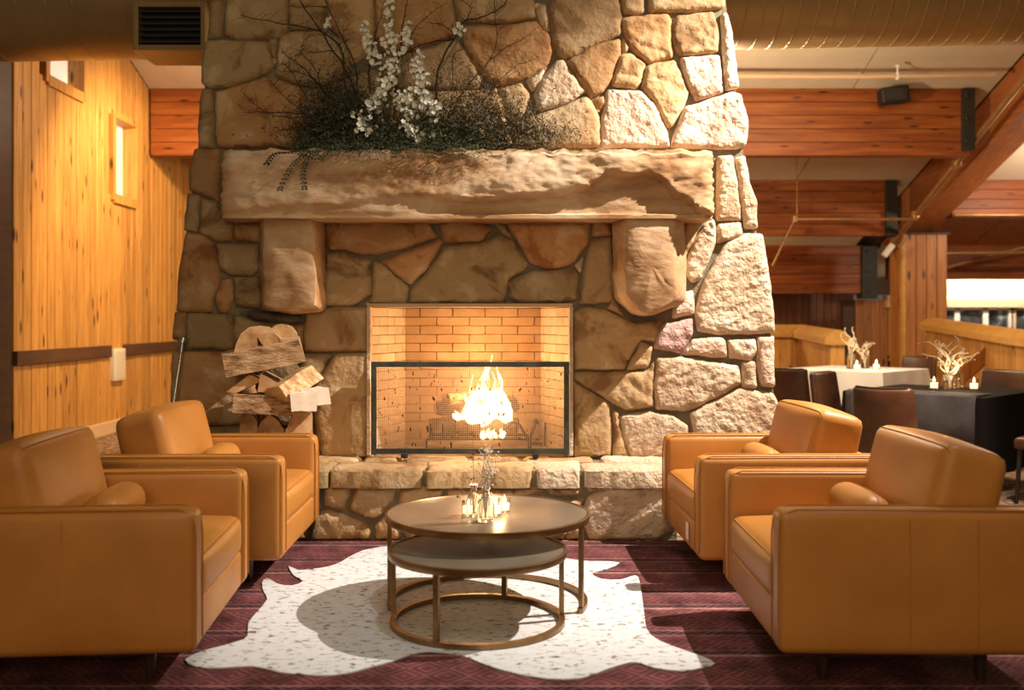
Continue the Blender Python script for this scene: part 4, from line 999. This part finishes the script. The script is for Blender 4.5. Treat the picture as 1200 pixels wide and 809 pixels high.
fl = thing('fire', 'bright flames rising from the burning logs in the grate', 'fire', (P(568,0,6.82).x, 6.82, HZ+.2))
def flame(px, py0, py1, wpx, D, mat, lean=0, seed=0):
    z0, z1 = P(0,py0,D).z, P(0,py1,D).z; x = P(px,0,D).x; wd = wpx*D/F/2
    mb = MB(); pts = []; rad = []
    for k in range(13):
        t = k/12
        r = wd*(math.sin(math.pi*min(1, .12+t*.95)**.75)**.8 if t < .98 else .02)*(1-.35*t)
        pts.append(Vector((x+lean*t*t+.35*wd*math.sin(t*7+seed), D+.3*wd*math.sin(t*5+seed*2), z0+(z1-z0)*t))); rad.append(max(.002, abs(r)))
    mb.tube(pts, rad, 10)
    for v in mb.v: v += Vector((noise.noise(v*22+Vector((seed,0,0))), noise.noise(v*22+Vector((0,seed,3))), 0))*wd*.35+Vector((noise.noise(v*9+Vector((seed,seed,0))), 0, 0))*.035*min(1, max(0, (v.z-z0)/(z1-z0)))
    mb.build('flame_tongue', mat, fl, origin=(x, D, z0), world=True, smooth=180)
for a in ((572,488,416,13,6.80,.0,1), (562,488,424,12,6.84,.02,2), (584,490,430,13,6.82,-.015,3), (566,492,446,20,6.76,.01,4), (553,492,440,11,6.80,.02,5), (593,492,450,11,6.74,-.02,6),
          (577,492,436,11,6.74,.01,9), (546,492,462,14,6.78,.02,10), (586,494,462,18,6.72,0,13), (536,492,474,11,6.78,.02,14), (571,494,468,26,6.72,0,15), (598,494,472,9,6.76,-.01,16), (557,494,470,20,6.72,0,17),
          (578,513,503,9,6.66,0,7), (566,513,504,9,6.66,0,8), (588,513,502,7,6.66,0,18), (572,513,500,8,6.68,0,19)):
    flame(a[0], a[1], a[2], a[3], a[4], FLAME, a[5], a[6])
light('fire_light', 'POINT', (-.20, 6.76, .98), 30, (1, .60, .30), None, .10)
light('fire_light_low', 'POINT', (-.14, 6.62, .66), 3.5, (1, .60, .26), None, .05)

# ------------------------------------------------------------------ mantel flowers
fa = thing('flower_arrangement', 'wild arrangement of white blossom spikes and dark twigs on the mantel', 'flowers', (P(470,172,6.36).x, 6.38, MZ1))
def px_curve(pts, D, dj=.05, n=4, jit=.006):
    out = []; P3 = [P(x, y, D+random.uniform(-dj, dj)) for x, y in pts]
    for i in range(len(P3)-1):
        for k in range(n):
            t = k/n; a = P3[max(0, i-1)]; b_ = P3[i]; c = P3[i+1]; d = P3[min(len(P3)-1, i+2)]
            q = .5*((2*b_)+(c-a)*t+(2*a-5*b_+4*c-d)*t*t+(3*b_-a-3*c+d)*t**3)
            out.append(q+Vector((random.uniform(-jit, jit), random.uniform(-jit, jit), random.uniform(-jit, jit))))
    out.append(P3[-1]); return out
BR = [([(432,160),(412,95),(385,50),(358,10),(340,-20)],.007), ([(425,150),(405,100),(400,60),(380,38),(345,30),(315,25),(282,18)],.006), ([(400,150),(370,95),(345,72),(330,62)],.005),
 ([(405,140),(375,100),(352,85),(330,84)],.004), ([(400,148),(360,134),(320,132),(288,132)],.005), ([(395,146),(365,137),(335,138),(305,128),(282,106)],.003), ([(360,134),(335,115),(310,88)],.003),
 ([(420,140),(418,90),(405,50),(390,20),(378,-10)],.005), ([(440,140),(432,90),(440,40),(450,5),(452,-20)],.004), ([(462,140),(466,80),(474,20),(480,-15)],.005),
 ([(508,150),(512,100),(518,70),(535,42),(545,25),(570,18),(588,8),(596,-6)],.007), ([(536,42),(520,30),(505,27)],.003), ([(532,46),(505,50),(482,58),(468,72)],.004), ([(545,25),(552,10),(540,0),(525,-8)],.003),
 ([(520,150),(545,105),(570,75),(582,50),(580,10),(578,-12)],.004), ([(575,70),(595,55),(620,42)],.0025), ([(500,120),(480,50),(500,20),(522,4)],.003), ([(525,140),(530,105),(532,65),(545,58)],.003),
 ([(550,140),(575,108),(600,80),(625,70)],.003), ([(365,120),(350,100),(340,80),(330,75)],.003), ([(380,110),(368,80),(352,60),(360,45)],.003), ([(370,150),(340,150),(315,160)],.003),
 ([(385,168),(350,176),(320,180),(310,190)],.003), ([(390,60),(365,62),(345,66)],.0025), ([(405,75),(398,55),(405,35)],.0025)]
for pts, r_ in BR:
    c = px_curve(pts, 6.36); n = len(c)
    MB().tube(c, [r_*1.35*(1-.7*k/(n-1)) for k in range(n)], 5).build('branch', TWIG, fa, origin=c[0], world=True, smooth=60)
tw = MB()   # fine twiglets along the branches
for pts, r_ in BR:
    c = px_curve(pts, 6.36)
    for k in range(2, len(c)):
        for _ in range(2):
            a = c[k]; d = Vector((random.uniform(-1,1), random.uniform(-.6,.6), random.uniform(-.2,1))).normalized()*random.uniform(.04, .13)
            m_ = a+d*.5+Vector((random.uniform(-.012,.012), 0, random.uniform(-.012,.012)))
            tw.tube([a, m_, a+d], [.0016, .0013, .0006], 3, cap=False)
tw.build('twiglet', TWIG, fa, origin=(-.7, 6.36, MZ1), world=True, kind='stuff')
def blossom(mb, c, s, up):
    fd = Vector((random.gauss(0, .6), -1, random.gauss(.1, .6))).normalized(); ax = fd.cross(Vector((.1, .2, 1))).normalized(); ay = fd.cross(ax); a0 = random.random()*6
    for k in range(5):
        a = 2*math.pi*k/5+a0; t = (ax*math.cos(a)+ay*math.sin(a)+fd*.35).normalized()
        sd = t.cross(fd).normalized()
        mb.add([c, c+t*s*.6+sd*s*.42, c+t*s, c+t*s*.6-sd*s*.42], [[0,1,2,3]])
for (a, b_, rpx, n) in (((456,-25),(458,66),8,62), ((428,28),(441,76),10,55), ((479,28),(473,64),7,34), ((464,72),(446,112),13,70), ((446,108),(424,152),15,85), ((492,62),(488,112),12,62), ((466,112),(488,138),14,70), ((494,108),(510,135),11,45), ((474,148),(496,160),9,45), ((386,22),(384,34),4,8), ((536,28),(543,38),6,12)):
    A, B = P(*a, 6.32), P(*b_, 6.32); mb = MB()
    for _ in range(n):
        t = random.random(); r_ = rpx*6.3/F*(.45+.75*t)
        cc = A+(B-A)*t+Vector((random.gauss(0,.5)*r_, random.gauss(0,.5)*r_-.02, random.gauss(0,.45)*r_)); blossom(mb, cc, random.uniform(.015,.025)*(.7+.4*t), None)
    sp_ = mb.build('blossom_spike', PETAL, fa, origin=(A+B)/2, world=True, kind='stuff')
    MB().tube([A, (A+B)/2, B, B*.6+Vector(P(462,166,6.36))*.4], [.002, .004, .005, .005], 5).build('stem', STEMG, sp_, origin=(A+B)/2, world=True)
def leaves(name, mat, clouds, size, label=None, wd=.28, D0=6.38, ds=.07):
    mb = MB()
    for (px, py, rx, ry, n) in clouds:
        for _ in range(n):
            x, y = random.gauss(px, rx*.5), random.gauss(py, ry*.5)
            c = P(x, y if D0 < 6.3 else min(y, 172), D0+random.gauss(0, ds)); c.y = min(c.y, 6.53)
            t = Vector((random.gauss(0,1), random.gauss(0,.8), random.gauss(.2,1))).normalized()*size*random.uniform(.6,1.5)
            sd = t.cross(Vector((random.gauss(0,1), random.gauss(0,1), random.gauss(0,1)))).normalized()*size*wd
            mb.add([c, c+t*.5+sd, c+t, c+t*.5-sd], [[0,1,2,3]])
    o = mb.build(name, mat, fa, origin=P(470,172,6.38), world=True, kind='stuff'); 
    if label: o['label'] = label
leaves('dark_foliage', LEAFD, [(395,125,40,44,2600), (440,135,36,44,1300), (500,132,46,44,1300), (385,152,46,26,2200), (470,158,90,20,2600), (545,150,48,34,1500)], .034, wd=.10)
leaves('dark_leaf', LEAFD, [(395,140,40,30,1100), (470,160,100,16,1500), (540,155,50,24,700)], .020)
leaves('moss', MOSS, [(420,168,70,16,2600), (490,168,70,16,2400), (560,167,60,14,1700), (380,171,34,14,900)], .022, 'soft grey green moss along the base', wd=.10)
leaves('hanging_moss', MOSS, [(400,176,46,12,900), (470,176,60,13,1000), (540,177,50,12,700)], .020, 'moss spilling over the mantel edge', wd=.10, D0=6.17, ds=.012)
leaves('bronze_foliage', LEAFB, [(590,145,50,36,2400), (620,156,46,20,1400), (560,122,40,44,1100), (645,160,40,14,500)], .030, wd=.12)
fe = MB()
for pts in ([(368,176),(350,186),(338,200),(328,222)], [(372,176),(360,186),(355,200),(357,221)], [(360,176),(340,178),(322,180),(312,192)], [(385,176),(372,186),(352,180)]):
    c = px_curve(pts, 6.14, .01, 5, .002)
    fe.tube(c, .002, 4)
    for p in c:
        for s in (-1, 1):
            t = Vector((s*.022, -.004, -.008)); sd = Vector((0, 0, .008)); fe.add([p, p+t*.5+sd, p+t, p+t*.5-sd], [[0,1,2,3]])
fe.build('trailing_fern', LEAFD, fa, origin=P(350,180,6.14), world=True)

# ------------------------------------------------------------------ rug and cowhide
rg = MB().box(-2.75, 2.75, 2.3, 6.0, 0, .012, b=.004).build('area_rug', RUG, origin=(0, 4.2, 0)); tag(rg, 'dark red oriental rug with banded border under the seating', 'rug')
HO = [(455,640),(440,642),(425,645),(410,652),(400,658),(385,664),(365,667),(349,668),(338,663),(344,674),(355,681),(342,686),(325,684),(313,677),(307,683),(309,693),(313,702),(302,716),(291,730),(290,745),(279,751),(255,758),(237,763),(217,773),(231,781),(262,782),(296,780),(327,787),(359,790),(380,791),(404,789),(435,781),(461,774),(483,766),(500,763),(520,764),(540,767),(563,776),(597,787),(642,795),(682,794),(710,784),(738,776),(752,777),(767,782),(800,786),(823,782),(838,777),(823,769),(803,763),(784,756),(768,748),(758,737),(755,719),(752,696),(748,676),(740,675),(727,679),(704,678),(693,671),(710,667),(726,659),(699,658),(679,657),(653,652),(597,645),(520,641)]
hp = [Vector((G(x, y, .02).x, G(x, y, .02).y)) for x, y in HO]
hp2 = []
for i in range(len(hp)):
    a, b_, c, d = hp[i-1], hp[i], hp[(i+1) % len(hp)], hp[(i+2) % len(hp)]
    for k in range(2):
        t = k/2; hp2.append(.5*((2*b_)+(c-a)*t+(2*a-5*b_+4*c-d)*t*t+(3*b_-a-3*c+d)*t**3))
hp2 = resample(hp2, .05); B = np.array([[p.x, p.y] for p in hp2]); n = len(B)
pts = [Vector(p) for p in B]
for gx_ in np.arange(B[:,0].min(), B[:,0].max(), .06):
    for gy_ in np.arange(B[:,1].min(), B[:,1].max(), .06):
        ins = False
        for (xa, ya), (xb, yb) in zip(B, np.roll(B, -1, 0)):
            if (ya > gy_) != (yb > gy_) and gx_ < (xb-xa)*(gy_-ya)/(yb-ya)+xa: ins = not ins
        if ins and np.min(np.hypot(B[:,0]-gx_, B[:,1]-gy_)) > .03: pts.append(Vector((gx_, gy_)))
ov, oe, of, _, _, _ = delaunay_2d_cdt(pts, [(i, (i+1) % n) for i in range(n)], [], 1, 1e-6)
mb = MB(); eb = np.array([[p.x, p.y] for p in ov])
top = []
for p in ov:
    d = float(np.min(np.hypot(B[:,0]-p.x, B[:,1]-p.y)))
    lift = .006*max(0, noise.noise(Vector((p.x*5, p.y*5, 2))))*math.exp(-d/.12)
    top.append(Vector((p.x, p.y, .0185+lift)))
nn = len(top); mb.v = top+[v-Vector((0,0,.0055)) for v in top]
for f in of: mb.f.append(list(f)); mb.f.append([i+nn for i in f][::-1]); mb.m += [0, 0]
cnt = {}
for f in of:
    for i in range(3):
        a, b_ = f[i], f[(i+1) % 3]
        if (b_, a) in cnt: del cnt[(b_, a)]
        else: cnt[(a, b_)] = 1
for a, b_ in cnt: mb.f.append([b_, a, a+nn, b_+nn]); mb.m.append(0)
ch = mb.build('cowhide', HIDE, origin=(-.2, 4.6, .012), smooth=60); tag(ch, 'white speckled cowhide spread over the red rug', 'rug')

# ------------------------------------------------------------------ leather armchairs
def ridge(v, hy, r, dx, dz, mat):
    best = {}
    for p in v:
        if abs(p.y) > hy-r+1e-4: continue
        k = round(p.y, 4); d = p.x*dx+p.z*dz
        if k not in best or d > best[k][0]: best[k] = (d, p)
    out = [best[k][1].copy() for k in sorted(best)]
    for sg, e in ((-1, out[0].copy()), (1, out[-1].copy())):
        a = e+Vector((-dx*r*.06, sg*r*.45, -dz*r*.12)); b_ = e+Vector((-dx*r*.25, sg*r*.78, -dz*r*.42))
        out = [b_, a]+out if sg < 0 else out+[a, b_]
    return [mat @ p for p in out]
def make_chair():
    """front towards +x, base of the front edge at x = 0"""
    t = thing('armchair', 'x', 'armchair')
    W, AT, DP, ZB, ZA = 1.04, .125, .96, .135, .65
    for s in (-1, 1):
        v, f = rbox(DP, AT, ZA-ZB, .032, (.0,.006,.004), n=6)
        a = MB().add(v, f, mat=Matrix.Translation((-DP/2, s*(W-AT)/2, (ZA+ZB)/2))).build('arm', LEATHER, t, origin=(-DP/2, s*(W-AT)/2, ZB), smooth=70)
        mb = MB()
        for yy in (-AT/2+.012, AT/2-.012):
            y_ = s*(W-AT)/2+yy
            mb.tube([(-DP+.04, y_, ZA+.001), (-.06, y_, ZA+.003), (-.022, y_, ZA-.012), (-.004, y_, ZA-.045), (.001, y_, ZA-.1), (.001, y_, ZB+.03)], .0034, 5)
        sm = mb.build('piping', LEATHER_SEAM, a, origin=None, smooth=60); sm.location = -Vector(a.location)
        for xx in (-.46, -.70):
            sm = MB().tube([(xx, s*(W/2+.0045), ZB+.02), (xx, s*(W/2+.0055), ZA-.03)], .0022, 4).build('side_seam', LEATHER, a); sm.location = -Vector(a.location)
    IW = W-2*AT
    MB().add(*rbox(.07, IW+.02, .16, .018, n=4), mat=Matrix.Translation((-.045, 0, .215))).build('front_panel', LEATHER, t, origin=(-.045, 0, .135), smooth=70)
    MB().box(-DP+.05, -.08, -IW/2-.01, IW/2+.01, .14, .26).build('seat_frame', DARKFOOT, t)
    v, f = rbox(.70, IW-.012, .17, .045, (.012, .0, .045), n=8)
    sc = MB().add(v, f, mat=Matrix.Translation((-.352, 0, .375))).build('seat_cushion', LEATHER, t, origin=(-.352, 0, .29), smooth=180)
    sm_ = Matrix.Translation((-.352, 0, .375))
    pm = MB().tube(ridge(v, (IW-.012)/2, .045, 1, 1, sm_), .0045, 5).tube(ridge(v, (IW-.012)/2, .045, 1, -1, sm_), .0045, 5).build('piping', LEATHER_SEAM, sc, smooth=60); pm.location = -Vector(sc.location)
    MB().add(*rbox(.13, W-2*AT+.10, ZA-.02-ZB, .03, n=5), mat=Matrix.Translation((-DP+.075, 0, (ZA-.02+ZB)/2))).build('back_panel', LEATHER, t, origin=(-DP+.07, 0, ZB), smooth=70)
    v, f = rbox(.25, IW-.02, .48, .052, (.03, .0, .022), n=8)
    bm_ = Matrix.Translation((-.715, 0, .615)) @ Matrix.Rotation(R(-13), 4, 'Y')
    bc = MB().add(v, f, mat=bm_).build('back_cushion', LEATHER, t, origin=(-.715, 0, .43), smooth=180)
    mb = MB().tube(ridge(v, (IW-.02)/2, .052, 1, 1, bm_), .004, 5).tube(ridge(v, (IW-.02)/2, .052, -1, 1, bm_), .004, 5)
    pp = mb.build('piping', LEATHER_SEAM, bc, smooth=60); pp.location = -Vector(bc.location)
    for sx in (-.2, -DP+.18):
        for s in (-1, 1):
            MB().lathe([(.018, 0), (.026, .137)], 10, mat=Matrix.Translation((sx, s*(W/2-.16), 0))).build('leg', DARKFOOT, t, origin=(sx, s*(W/2-.16), 0), smooth=50)
    return t
RZ = .012
proto = make_chair()
spots = [(-1.175, 4.08, R(4.5), 'tan leather armchair in the left foreground cut by the picture edge'), (-1.15, 5.45, R(.8), 'tan leather armchair at left nearest the stacked firewood'),
         (.965, 4.07, math.pi-R(1.2), 'tan leather armchair in the right foreground with its cushion raised'), (.915, 5.45, math.pi+R(1.5), 'tan leather armchair at right beside the hearth with white tag')]
chairs = []
for i, (x, y, rz, lab) in enumerate(spots):
    o = proto if i == 0 else copy_tree(proto)
    o.location = (x, y, RZ); o.rotation_euler = (0, 0, rz); tag(o, lab, 'armchair', 'four tan leather armchairs around the coffee tables'); chairs.append(o)
tg = MB().box(.001, .004, -.03, .03, -.045, .045).build('price_tag', WHITEPAINT, chairs[3], origin=None); tg.location = (-.006, .20, .22); tg['label'] = 'small white paper tag'
plab = ['tan leather lumbar pillow on the left foreground armchair', 'tan leather lumbar pillow on the left armchair near the firewood', 'tan leather lumbar pillow on the right foreground armchair', 'tan leather lumbar pillow on the right armchair near the hearth']
for i, (x, y, rz, lab) in enumerate(spots):
    s = 1 if rz < 1 else -1
    lp = thing('lumbar_pillow', plab[i], 'pillow', (x-s*.46, y+.02, RZ+.50), rz, 'leather lumbar pillows')
    if i == 0:
        v, f = rbox(.15, .44, .14, .066, (.01, 0, .01), n=5)
        lm = MB().add(v, f, mat=Matrix.Translation((0,0,.066)) @ Matrix.Rotation(R(-18), 4, 'Y')).build('cover', LEATHER, lp, smooth=180)
        sm = MB().tube(ridge(v, .22, .066, .2, 1, Matrix.Translation((0,0,.066)) @ Matrix.Rotation(R(-18), 4, 'Y')), .002, 4).build('seam', LEATHER_SEAM, lp, smooth=60); pd = [lm, sm]
    else:
        for q in pd: inst(q.name.split('.')[0], q.data, lp, (0,0,0))

# ------------------------------------------------------------------ nesting coffee tables
def arc_bar(mb, r, z0, z1, w_, a0, a1, n=56):
    mb.lathe([(r-w_/2, z0), (r+w_/2, z0), (r+w_/2, z1), (r-w_/2, z1), (r-w_/2, z0)], n, a0=R(a0), a1=R(a1))
def round_table(name, label, loc, r, h, legs, ring, group):
    t = thing(name, label, 'table', loc, 0, group)
    MB().lathe([(0, h-.012), (r-.012, h-.012), (r-.012, h-.004), (r-.016, h-.003), (0, h-.004)], 72).build('tabletop', TABLETOP, t, smooth=40)
    MB().lathe([(r-.03, h-.03), (r, h-.03), (r+.002, h-.026), (r+.002, h-.002), (r-.002, h), (r-.012, h), (r-.014, h-.004), (r-.03, h-.014), (r-.03, h-.03)], 72).build('rim', BRASS, t, smooth=40)
    mb = MB(); arc_bar(mb, r-.02, .0, .022, .026, *ring)
    if ring[1]-ring[0] < 360:
        for a in ring:
            q = R(a); mb.lathe([(.0, 0), (.013, 0), (.013, .022), (0, .022)], 10, mat=Matrix.Translation(((r-.02)*math.cos(q), (r-.02)*math.sin(q), 0)))
    mb.build('base_ring', BRASS, t, smooth=40)
    for a in legs:
        q = R(a); MB().box(-.010, .010, -.012, .012, .02, h-.025, b=.002, mat=Matrix.Translation(((r-.02)*math.cos(q), (r-.02)*math.sin(q), 0)) @ Matrix.Rotation(q, 4, 'Z')).build('leg', BRASS, t, origin=((r-.02)*math.cos(q), (r-.02)*math.sin(q), .02))
    return t
TZ = .020
round_table('nesting_table', 'larger round bronze coffee table carrying the candles', (-.115, 4.67, TZ), .476, .425, (-20, 90, 188), (-22, 196), 'nesting coffee tables')
round_table('nesting_table', 'smaller lower round bronze coffee table pulled out in front', (-.15, 4.37, TZ), .39, .325, (5, 72, 180, 245), (0, 360), 'nesting coffee tables')

# bottles, candles and dried stems
def bottle(label, loc, h, r, group=None, square=False):
    t = thing('glass_bottle', label, 'bottle', loc, 0, group)
    pr = [(0, .004), (r*.92, .004), (r, .014), (r, h*.52), (r*.82, h*.62), (r*.42, h*.74), (r*.38, h*.92), (r*.5, h*.94), (r*.5, h), (r*.32, h), (r*.30, h*.74), (r*.72, h*.60), (r*.86, h*.5), (r*.86, .02), (0, .018)]
    MB().lathe(pr, 16).build('glass', GLASS, t, smooth=50)
    return t
def votive(label, loc, s=1, group=None):
    t = thing('votive_candle', label, 'candle', loc, 0, group)
    r = .028*s
    MB().lathe([(0, .001), (r*.9, .001), (r, .008), (r*1.08, .07*s), (r*.98, .07*s), (r*.92, .01), (0, .008)], 16).build('glass_cup', GLASS, t, smooth=50)
    MB().lathe([(0, .012), (r*.85, .012), (r*.88, .045*s), (r*.3, .043*s), (0, .043*s)], 14).build('wax', WAX, t, smooth=50)
    MB().lathe([(0, .045*s), (.006*s, .052*s), (.007*s, .060*s), (.004*s, .072*s), (0, .085*s)], 8).build('flame', FLAMEC, t, smooth=180)
    return t
def sprig(name, label, base, stems, mat, r=.0022, buds=None, parent_mat=None, curl=0, group=None):
    t = thing(name, label, 'dried flowers', base, 0, group)
    for st in stems:
        c = [Vector(p) for p in st]; n = len(c)
        o = MB().tube(c, [r*(1-.5*k/(n-1)) for k in range(n)], 5).build('stem', mat, t, smooth=60)
        if buds:
            bm = MB()
            for _ in range(buds[0]):
                k = random.randint(max(1, n//2), n-1); p = c[k]+Vector((random.gauss(0, buds[1]), random.gauss(0, buds[1]), random.gauss(0, buds[1])))
                bm.lathe([(0, -buds[2]), (buds[2], 0), (0, buds[2])], 5, mat=Matrix.Translation(p))
                bm.tube([c[k], p], .0006, 3)
            bm.build('bud', buds[3], o, kind='stuff')
    return t
CT = TZ+.425-.0035
def curl_stems(n, h, spread, turns=.6, seed=1, nn=9):
    rnd = random.Random(seed); out = []
    for i in range(n):
        a = rnd.uniform(0, 2*math.pi); s = rnd.uniform(.3, 1)*spread; hh = h*rnd.uniform(.6, 1); ph = rnd.uniform(0, 6); st = []
        for k in range(nn):
            t = k/(nn-1); wv = math.sin(t*6*turns+ph)*(.025+.15*max(0, spread-.1))*t
            drop = .25*hh*max(0, t-.75)*rnd.uniform(0, 2.5)
            st.append((math.cos(a)*s*t*t+wv, math.sin(a)*s*t*t*.6, .01+hh*t-drop))
        out.append(st)
    return out
b0 = (-.118, 4.45, CT); bottle('flared clear glass bud vase nearest on the coffee table', b0, .155, .040)
sprig('dried_sprig', 'pale dried sprig in the nearest coffee table vase', b0, curl_stems(12, .37, .06, .8, 3), DRIED, .0026, (10, .012, .006, DRIED))
b1_ = (-.175, 4.56, CT); bottle('small rounded clear bottle behind the flared vase', b1_, .15, .036)
sprig('dried_sprig', 'dark dried stems drooping from the small rounded bottle', b1_, [[(0,0,.02),(-.01,0,.14),(-.03,0,.18),(-.055,-.02,.14),(-.06,-.03,.09)], [(0,0,.02),(0,0,.2),(-.005,0,.30),(-.004,0,.37)], [(0,0,.02),(.02,0,.14),(.05,0,.19),(.075,-.03,.17)]], DRIEDRED, .0016, (6, .012, .007, DRIEDRED))
cg = 'votive candles on the coffee table'
votive('lit votive candle behind the small rounded bottle', (-.205, 4.60, CT), .95, cg)
votive('lit votive candle in the middle of the coffee table', (-.075, 4.60, CT), .95, cg)
votive('lit votive candle rightmost on the coffee table', (-.035, 4.68, CT), .95, cg)
light('coffee_candle_glow', 'POINT', (-.06, 4.64, CT+.11), 1.6, (1, .62, .28), None, .02)

# ------------------------------------------------------------------ dining tables and chairs
def cloth_table(name, label, c, side, h, mat, drop, runner=None, cl_label=''):
    t = thing(name, label, 'table', (c[0], c[1], 0), R(45))
    s = side/2-.03
    MB().box(-s, s, -s, s, h-.045, h-.012, b=.004).build('tabletop', DARKW, t)
    MB().lathe([(.24, 0), (.24, .02), (.05, .035), (.045, h-.05), (.12, h-.046)], 16).build('pedestal', IRON, t, smooth=40)
    cl_ = MB(); s = side/2
    ring_top = []; N = 24
    rows = [(0, 0), (.012, -.004)]+[(.018+.012*k/4, -drop*k/4) for k in range(1, 5)]
    per = []
    for e in range(4):
        for k in range(N):
            u = -1+2*k/N; per.append({0: (u, -1), 1: (1, u), 2: (-u, 1), 3: (-1, -u)}[e])
    V = []; m = len(per)
    for ri, (o_, z) in enumerate(rows):
        for i, (a, b_) in enumerate(per):
            wob = .018*math.sin(i*2*math.pi/N*3.0+ (1 if a == 1 else 0))*(-z/max(drop, .01))
            V.append(Vector((a*(s+o_+wob), b_*(s+o_+wob), h+z)))
    V.append(Vector((0, 0, h)))
    Fc = [[len(V)-1, i, (i+1) % m] for i in range(m)]
    for ri in range(len(rows)-1):
        for i in range(m): Fc.append([ri*m+i, (ri+1)*m+i, (ri+1)*m+(i+1) % m, ri*m+(i+1) % m])
    th = thing('tablecloth', cl_label, 'tablecloth', (c[0], c[1], 0), R(45))
    MB().add(V, Fc).build('cloth', mat, th, smooth=50)
    return t
cloth_table('dining_table', 'square dining table under the black cloth at right', (3.56, 8.28), 1.12, .76, DARKCLOTH, .60, cl_label='black tablecloth on the nearer dining table')
cloth_table('dining_table', 'square dining table under the white cloth farther back', (4.12, 11.95), 1.22, .76, WHITECLOTH, .42, cl_label='white tablecloth on the farther dining table')
# charcoal runner over the near-left edge of the black table
rn = MB(); s = .56; V = []; prof = [(-.25, .005), (-.54, .005), (-.583, -.004), (-.602, -.06), (-.606, -.2), (-.612, -.42)]
cols_ = 14
for j in range(cols_+1):
    u = -.50+1.04*j/cols_
    for k, (a, z) in enumerate(prof): V.append(Vector((a-(.014*math.sin(j*1.7) if z < -.05 else 0), u, .762+z)))
m = len(prof)
top_, = [V]
Fc = []
for j in range(cols_):
    for k in range(m-1): Fc.append([j*m+k, j*m+k+1, (j+1)*m+k+1, (j+1)*m+k])
rt = thing('table_runner', 'charcoal grey cloth draped over the near edge of the black table', 'table runner', (3.56, 8.28, 0), R(45))
ro = MB().add(V, Fc).build('cloth', GREYCLOTH, rt, smooth=50)
md = ro.modifiers.new('thickness', 'SOLIDIFY'); md.thickness = .003
def dining_chair():
    t = thing('dining_chair', 'x', 'chair')   # front towards +x
    MB().add(*rbox(.46, .46, .09, .035, (0,0,.012), n=5), mat=Matrix.Translation((0,0,.44))).build('seat', DLEATHER, t, origin=(0,0,.395), smooth=70)
    bk = MB(); v, f = rbox(.06, .46, .50, .028, (.004,0,0), n=6)
    bmat = Matrix.Translation((-.245,0,.62)) @ Matrix.Rotation(R(-8), 4, 'Y')
    v = [Vector((p.x-.05*(1-(p.y/.23)**2)+.03, p.y*(1-.06*(p.z/.25)), p.z)) for p in v]
    b_ = bk.add(v, f, mat=bmat).build('backrest', DLEATHER, t, origin=(-.245,0,.37), smooth=70)
    pb = MB().tube([bmat @ Vector((.015-.05*(1-(y/.225)**2), y*.95, .252)) for y in (-.2,-.15,-.07,0,.07,.15,.2)], .006, 5).build('piping', DSEAM, b_, smooth=60); pb.location = -Vector(b_.location)
    for sx in (-.19, .19):
        for s in (-1, 1):
            MB().tube([(sx*1.1, s*.20, 0), (sx, s*.18, .40)], [.013, .018], 8).build('leg', IRON, t, origin=(sx, s*.19, 0), smooth=50)
    return t
dc = dining_chair(); dcs = [((2.80, 7.22), 45, 'dark brown leather dining chair seen from behind at the near side of the black table'), ((2.86, 10.0), 50, 'dark brown leather dining chair beside the chimney edge before the white table'),
  ((3.02, 8.92), -45, 'reddish brown leather dining chair between the white and black tables'), ((5.15, 12.85), 225, 'dining chair with shining back at the far right of the white table'),
  ((4.50, 9.25), 225, 'dark dining chair behind the black table at the picture edge'), ((3.98, 7.28), 135, 'dining chair whose seat pokes in at the right edge under the black table')]
for i, ((x, y), a, lab) in enumerate(dcs):
    o = dc if i == 0 else copy_tree(dc)
    o.location = (x, y, 0); o.rotation_euler = (0, 0, R(a)); tag(o, lab, 'chair', 'brown leather dining chairs')
dz = .761
bottle('clear glass vase on the black table', (3.70, 8.42, dz), .20, .055); bottle('second clear bottle standing behind on the black table', (3.82, 8.52, dz), .19, .045)
sprig('dried_sprig', 'curly pale dried branch in the vase on the black table', (3.70, 8.42, dz), curl_stems(18, .46, .24, 2.2, 5, 14), DRIED, .0075, (5, .02, .006, DRIED))
votive('lit votive candle left of the vase on the black table', (3.56, 8.40, dz), 1.25, 'dining table candles'); votive('lit votive candle right of the vase on the black table', (3.86, 8.32, dz), 1.25, 'dining table candles')
bottle('clear glass vase on the white table', (4.02, 11.8, dz), .26, .055); bottle('second smaller clear bottle on the white table', (4.22, 11.9, dz), .22, .055)
sprig('dried_sprig', 'pale dried branch in the tall vase on the white table', (4.02, 11.8, dz), curl_stems(8, .56, .14, 2.0, 8, 14), DRIED, .008, (4, .02, .01, DRIED))
sprig('dried_sprig', 'short dried stems in the second bottle on the white table', (4.22, 11.9, dz), curl_stems(7, .42, .2, 2.0, 9, 14), DRIED, .006, (4, .02, .01, DRIED))
votive('lit votive candle left on the white table', (4.0, 11.55, dz), 1.4, 'dining table candles'); votive('lit votive candle right on the white table', (4.28, 11.7, dz), 1.4, 'dining table candles')
light('black_table_candle_glow', 'POINT', (3.70, 8.30, dz+.13), 4.0, (1, .66, .34), None, .03)
light('white_table_candle_glow', 'POINT', (4.14, 11.6, dz+.15), 5.0, (1, .68, .38), None, .03)
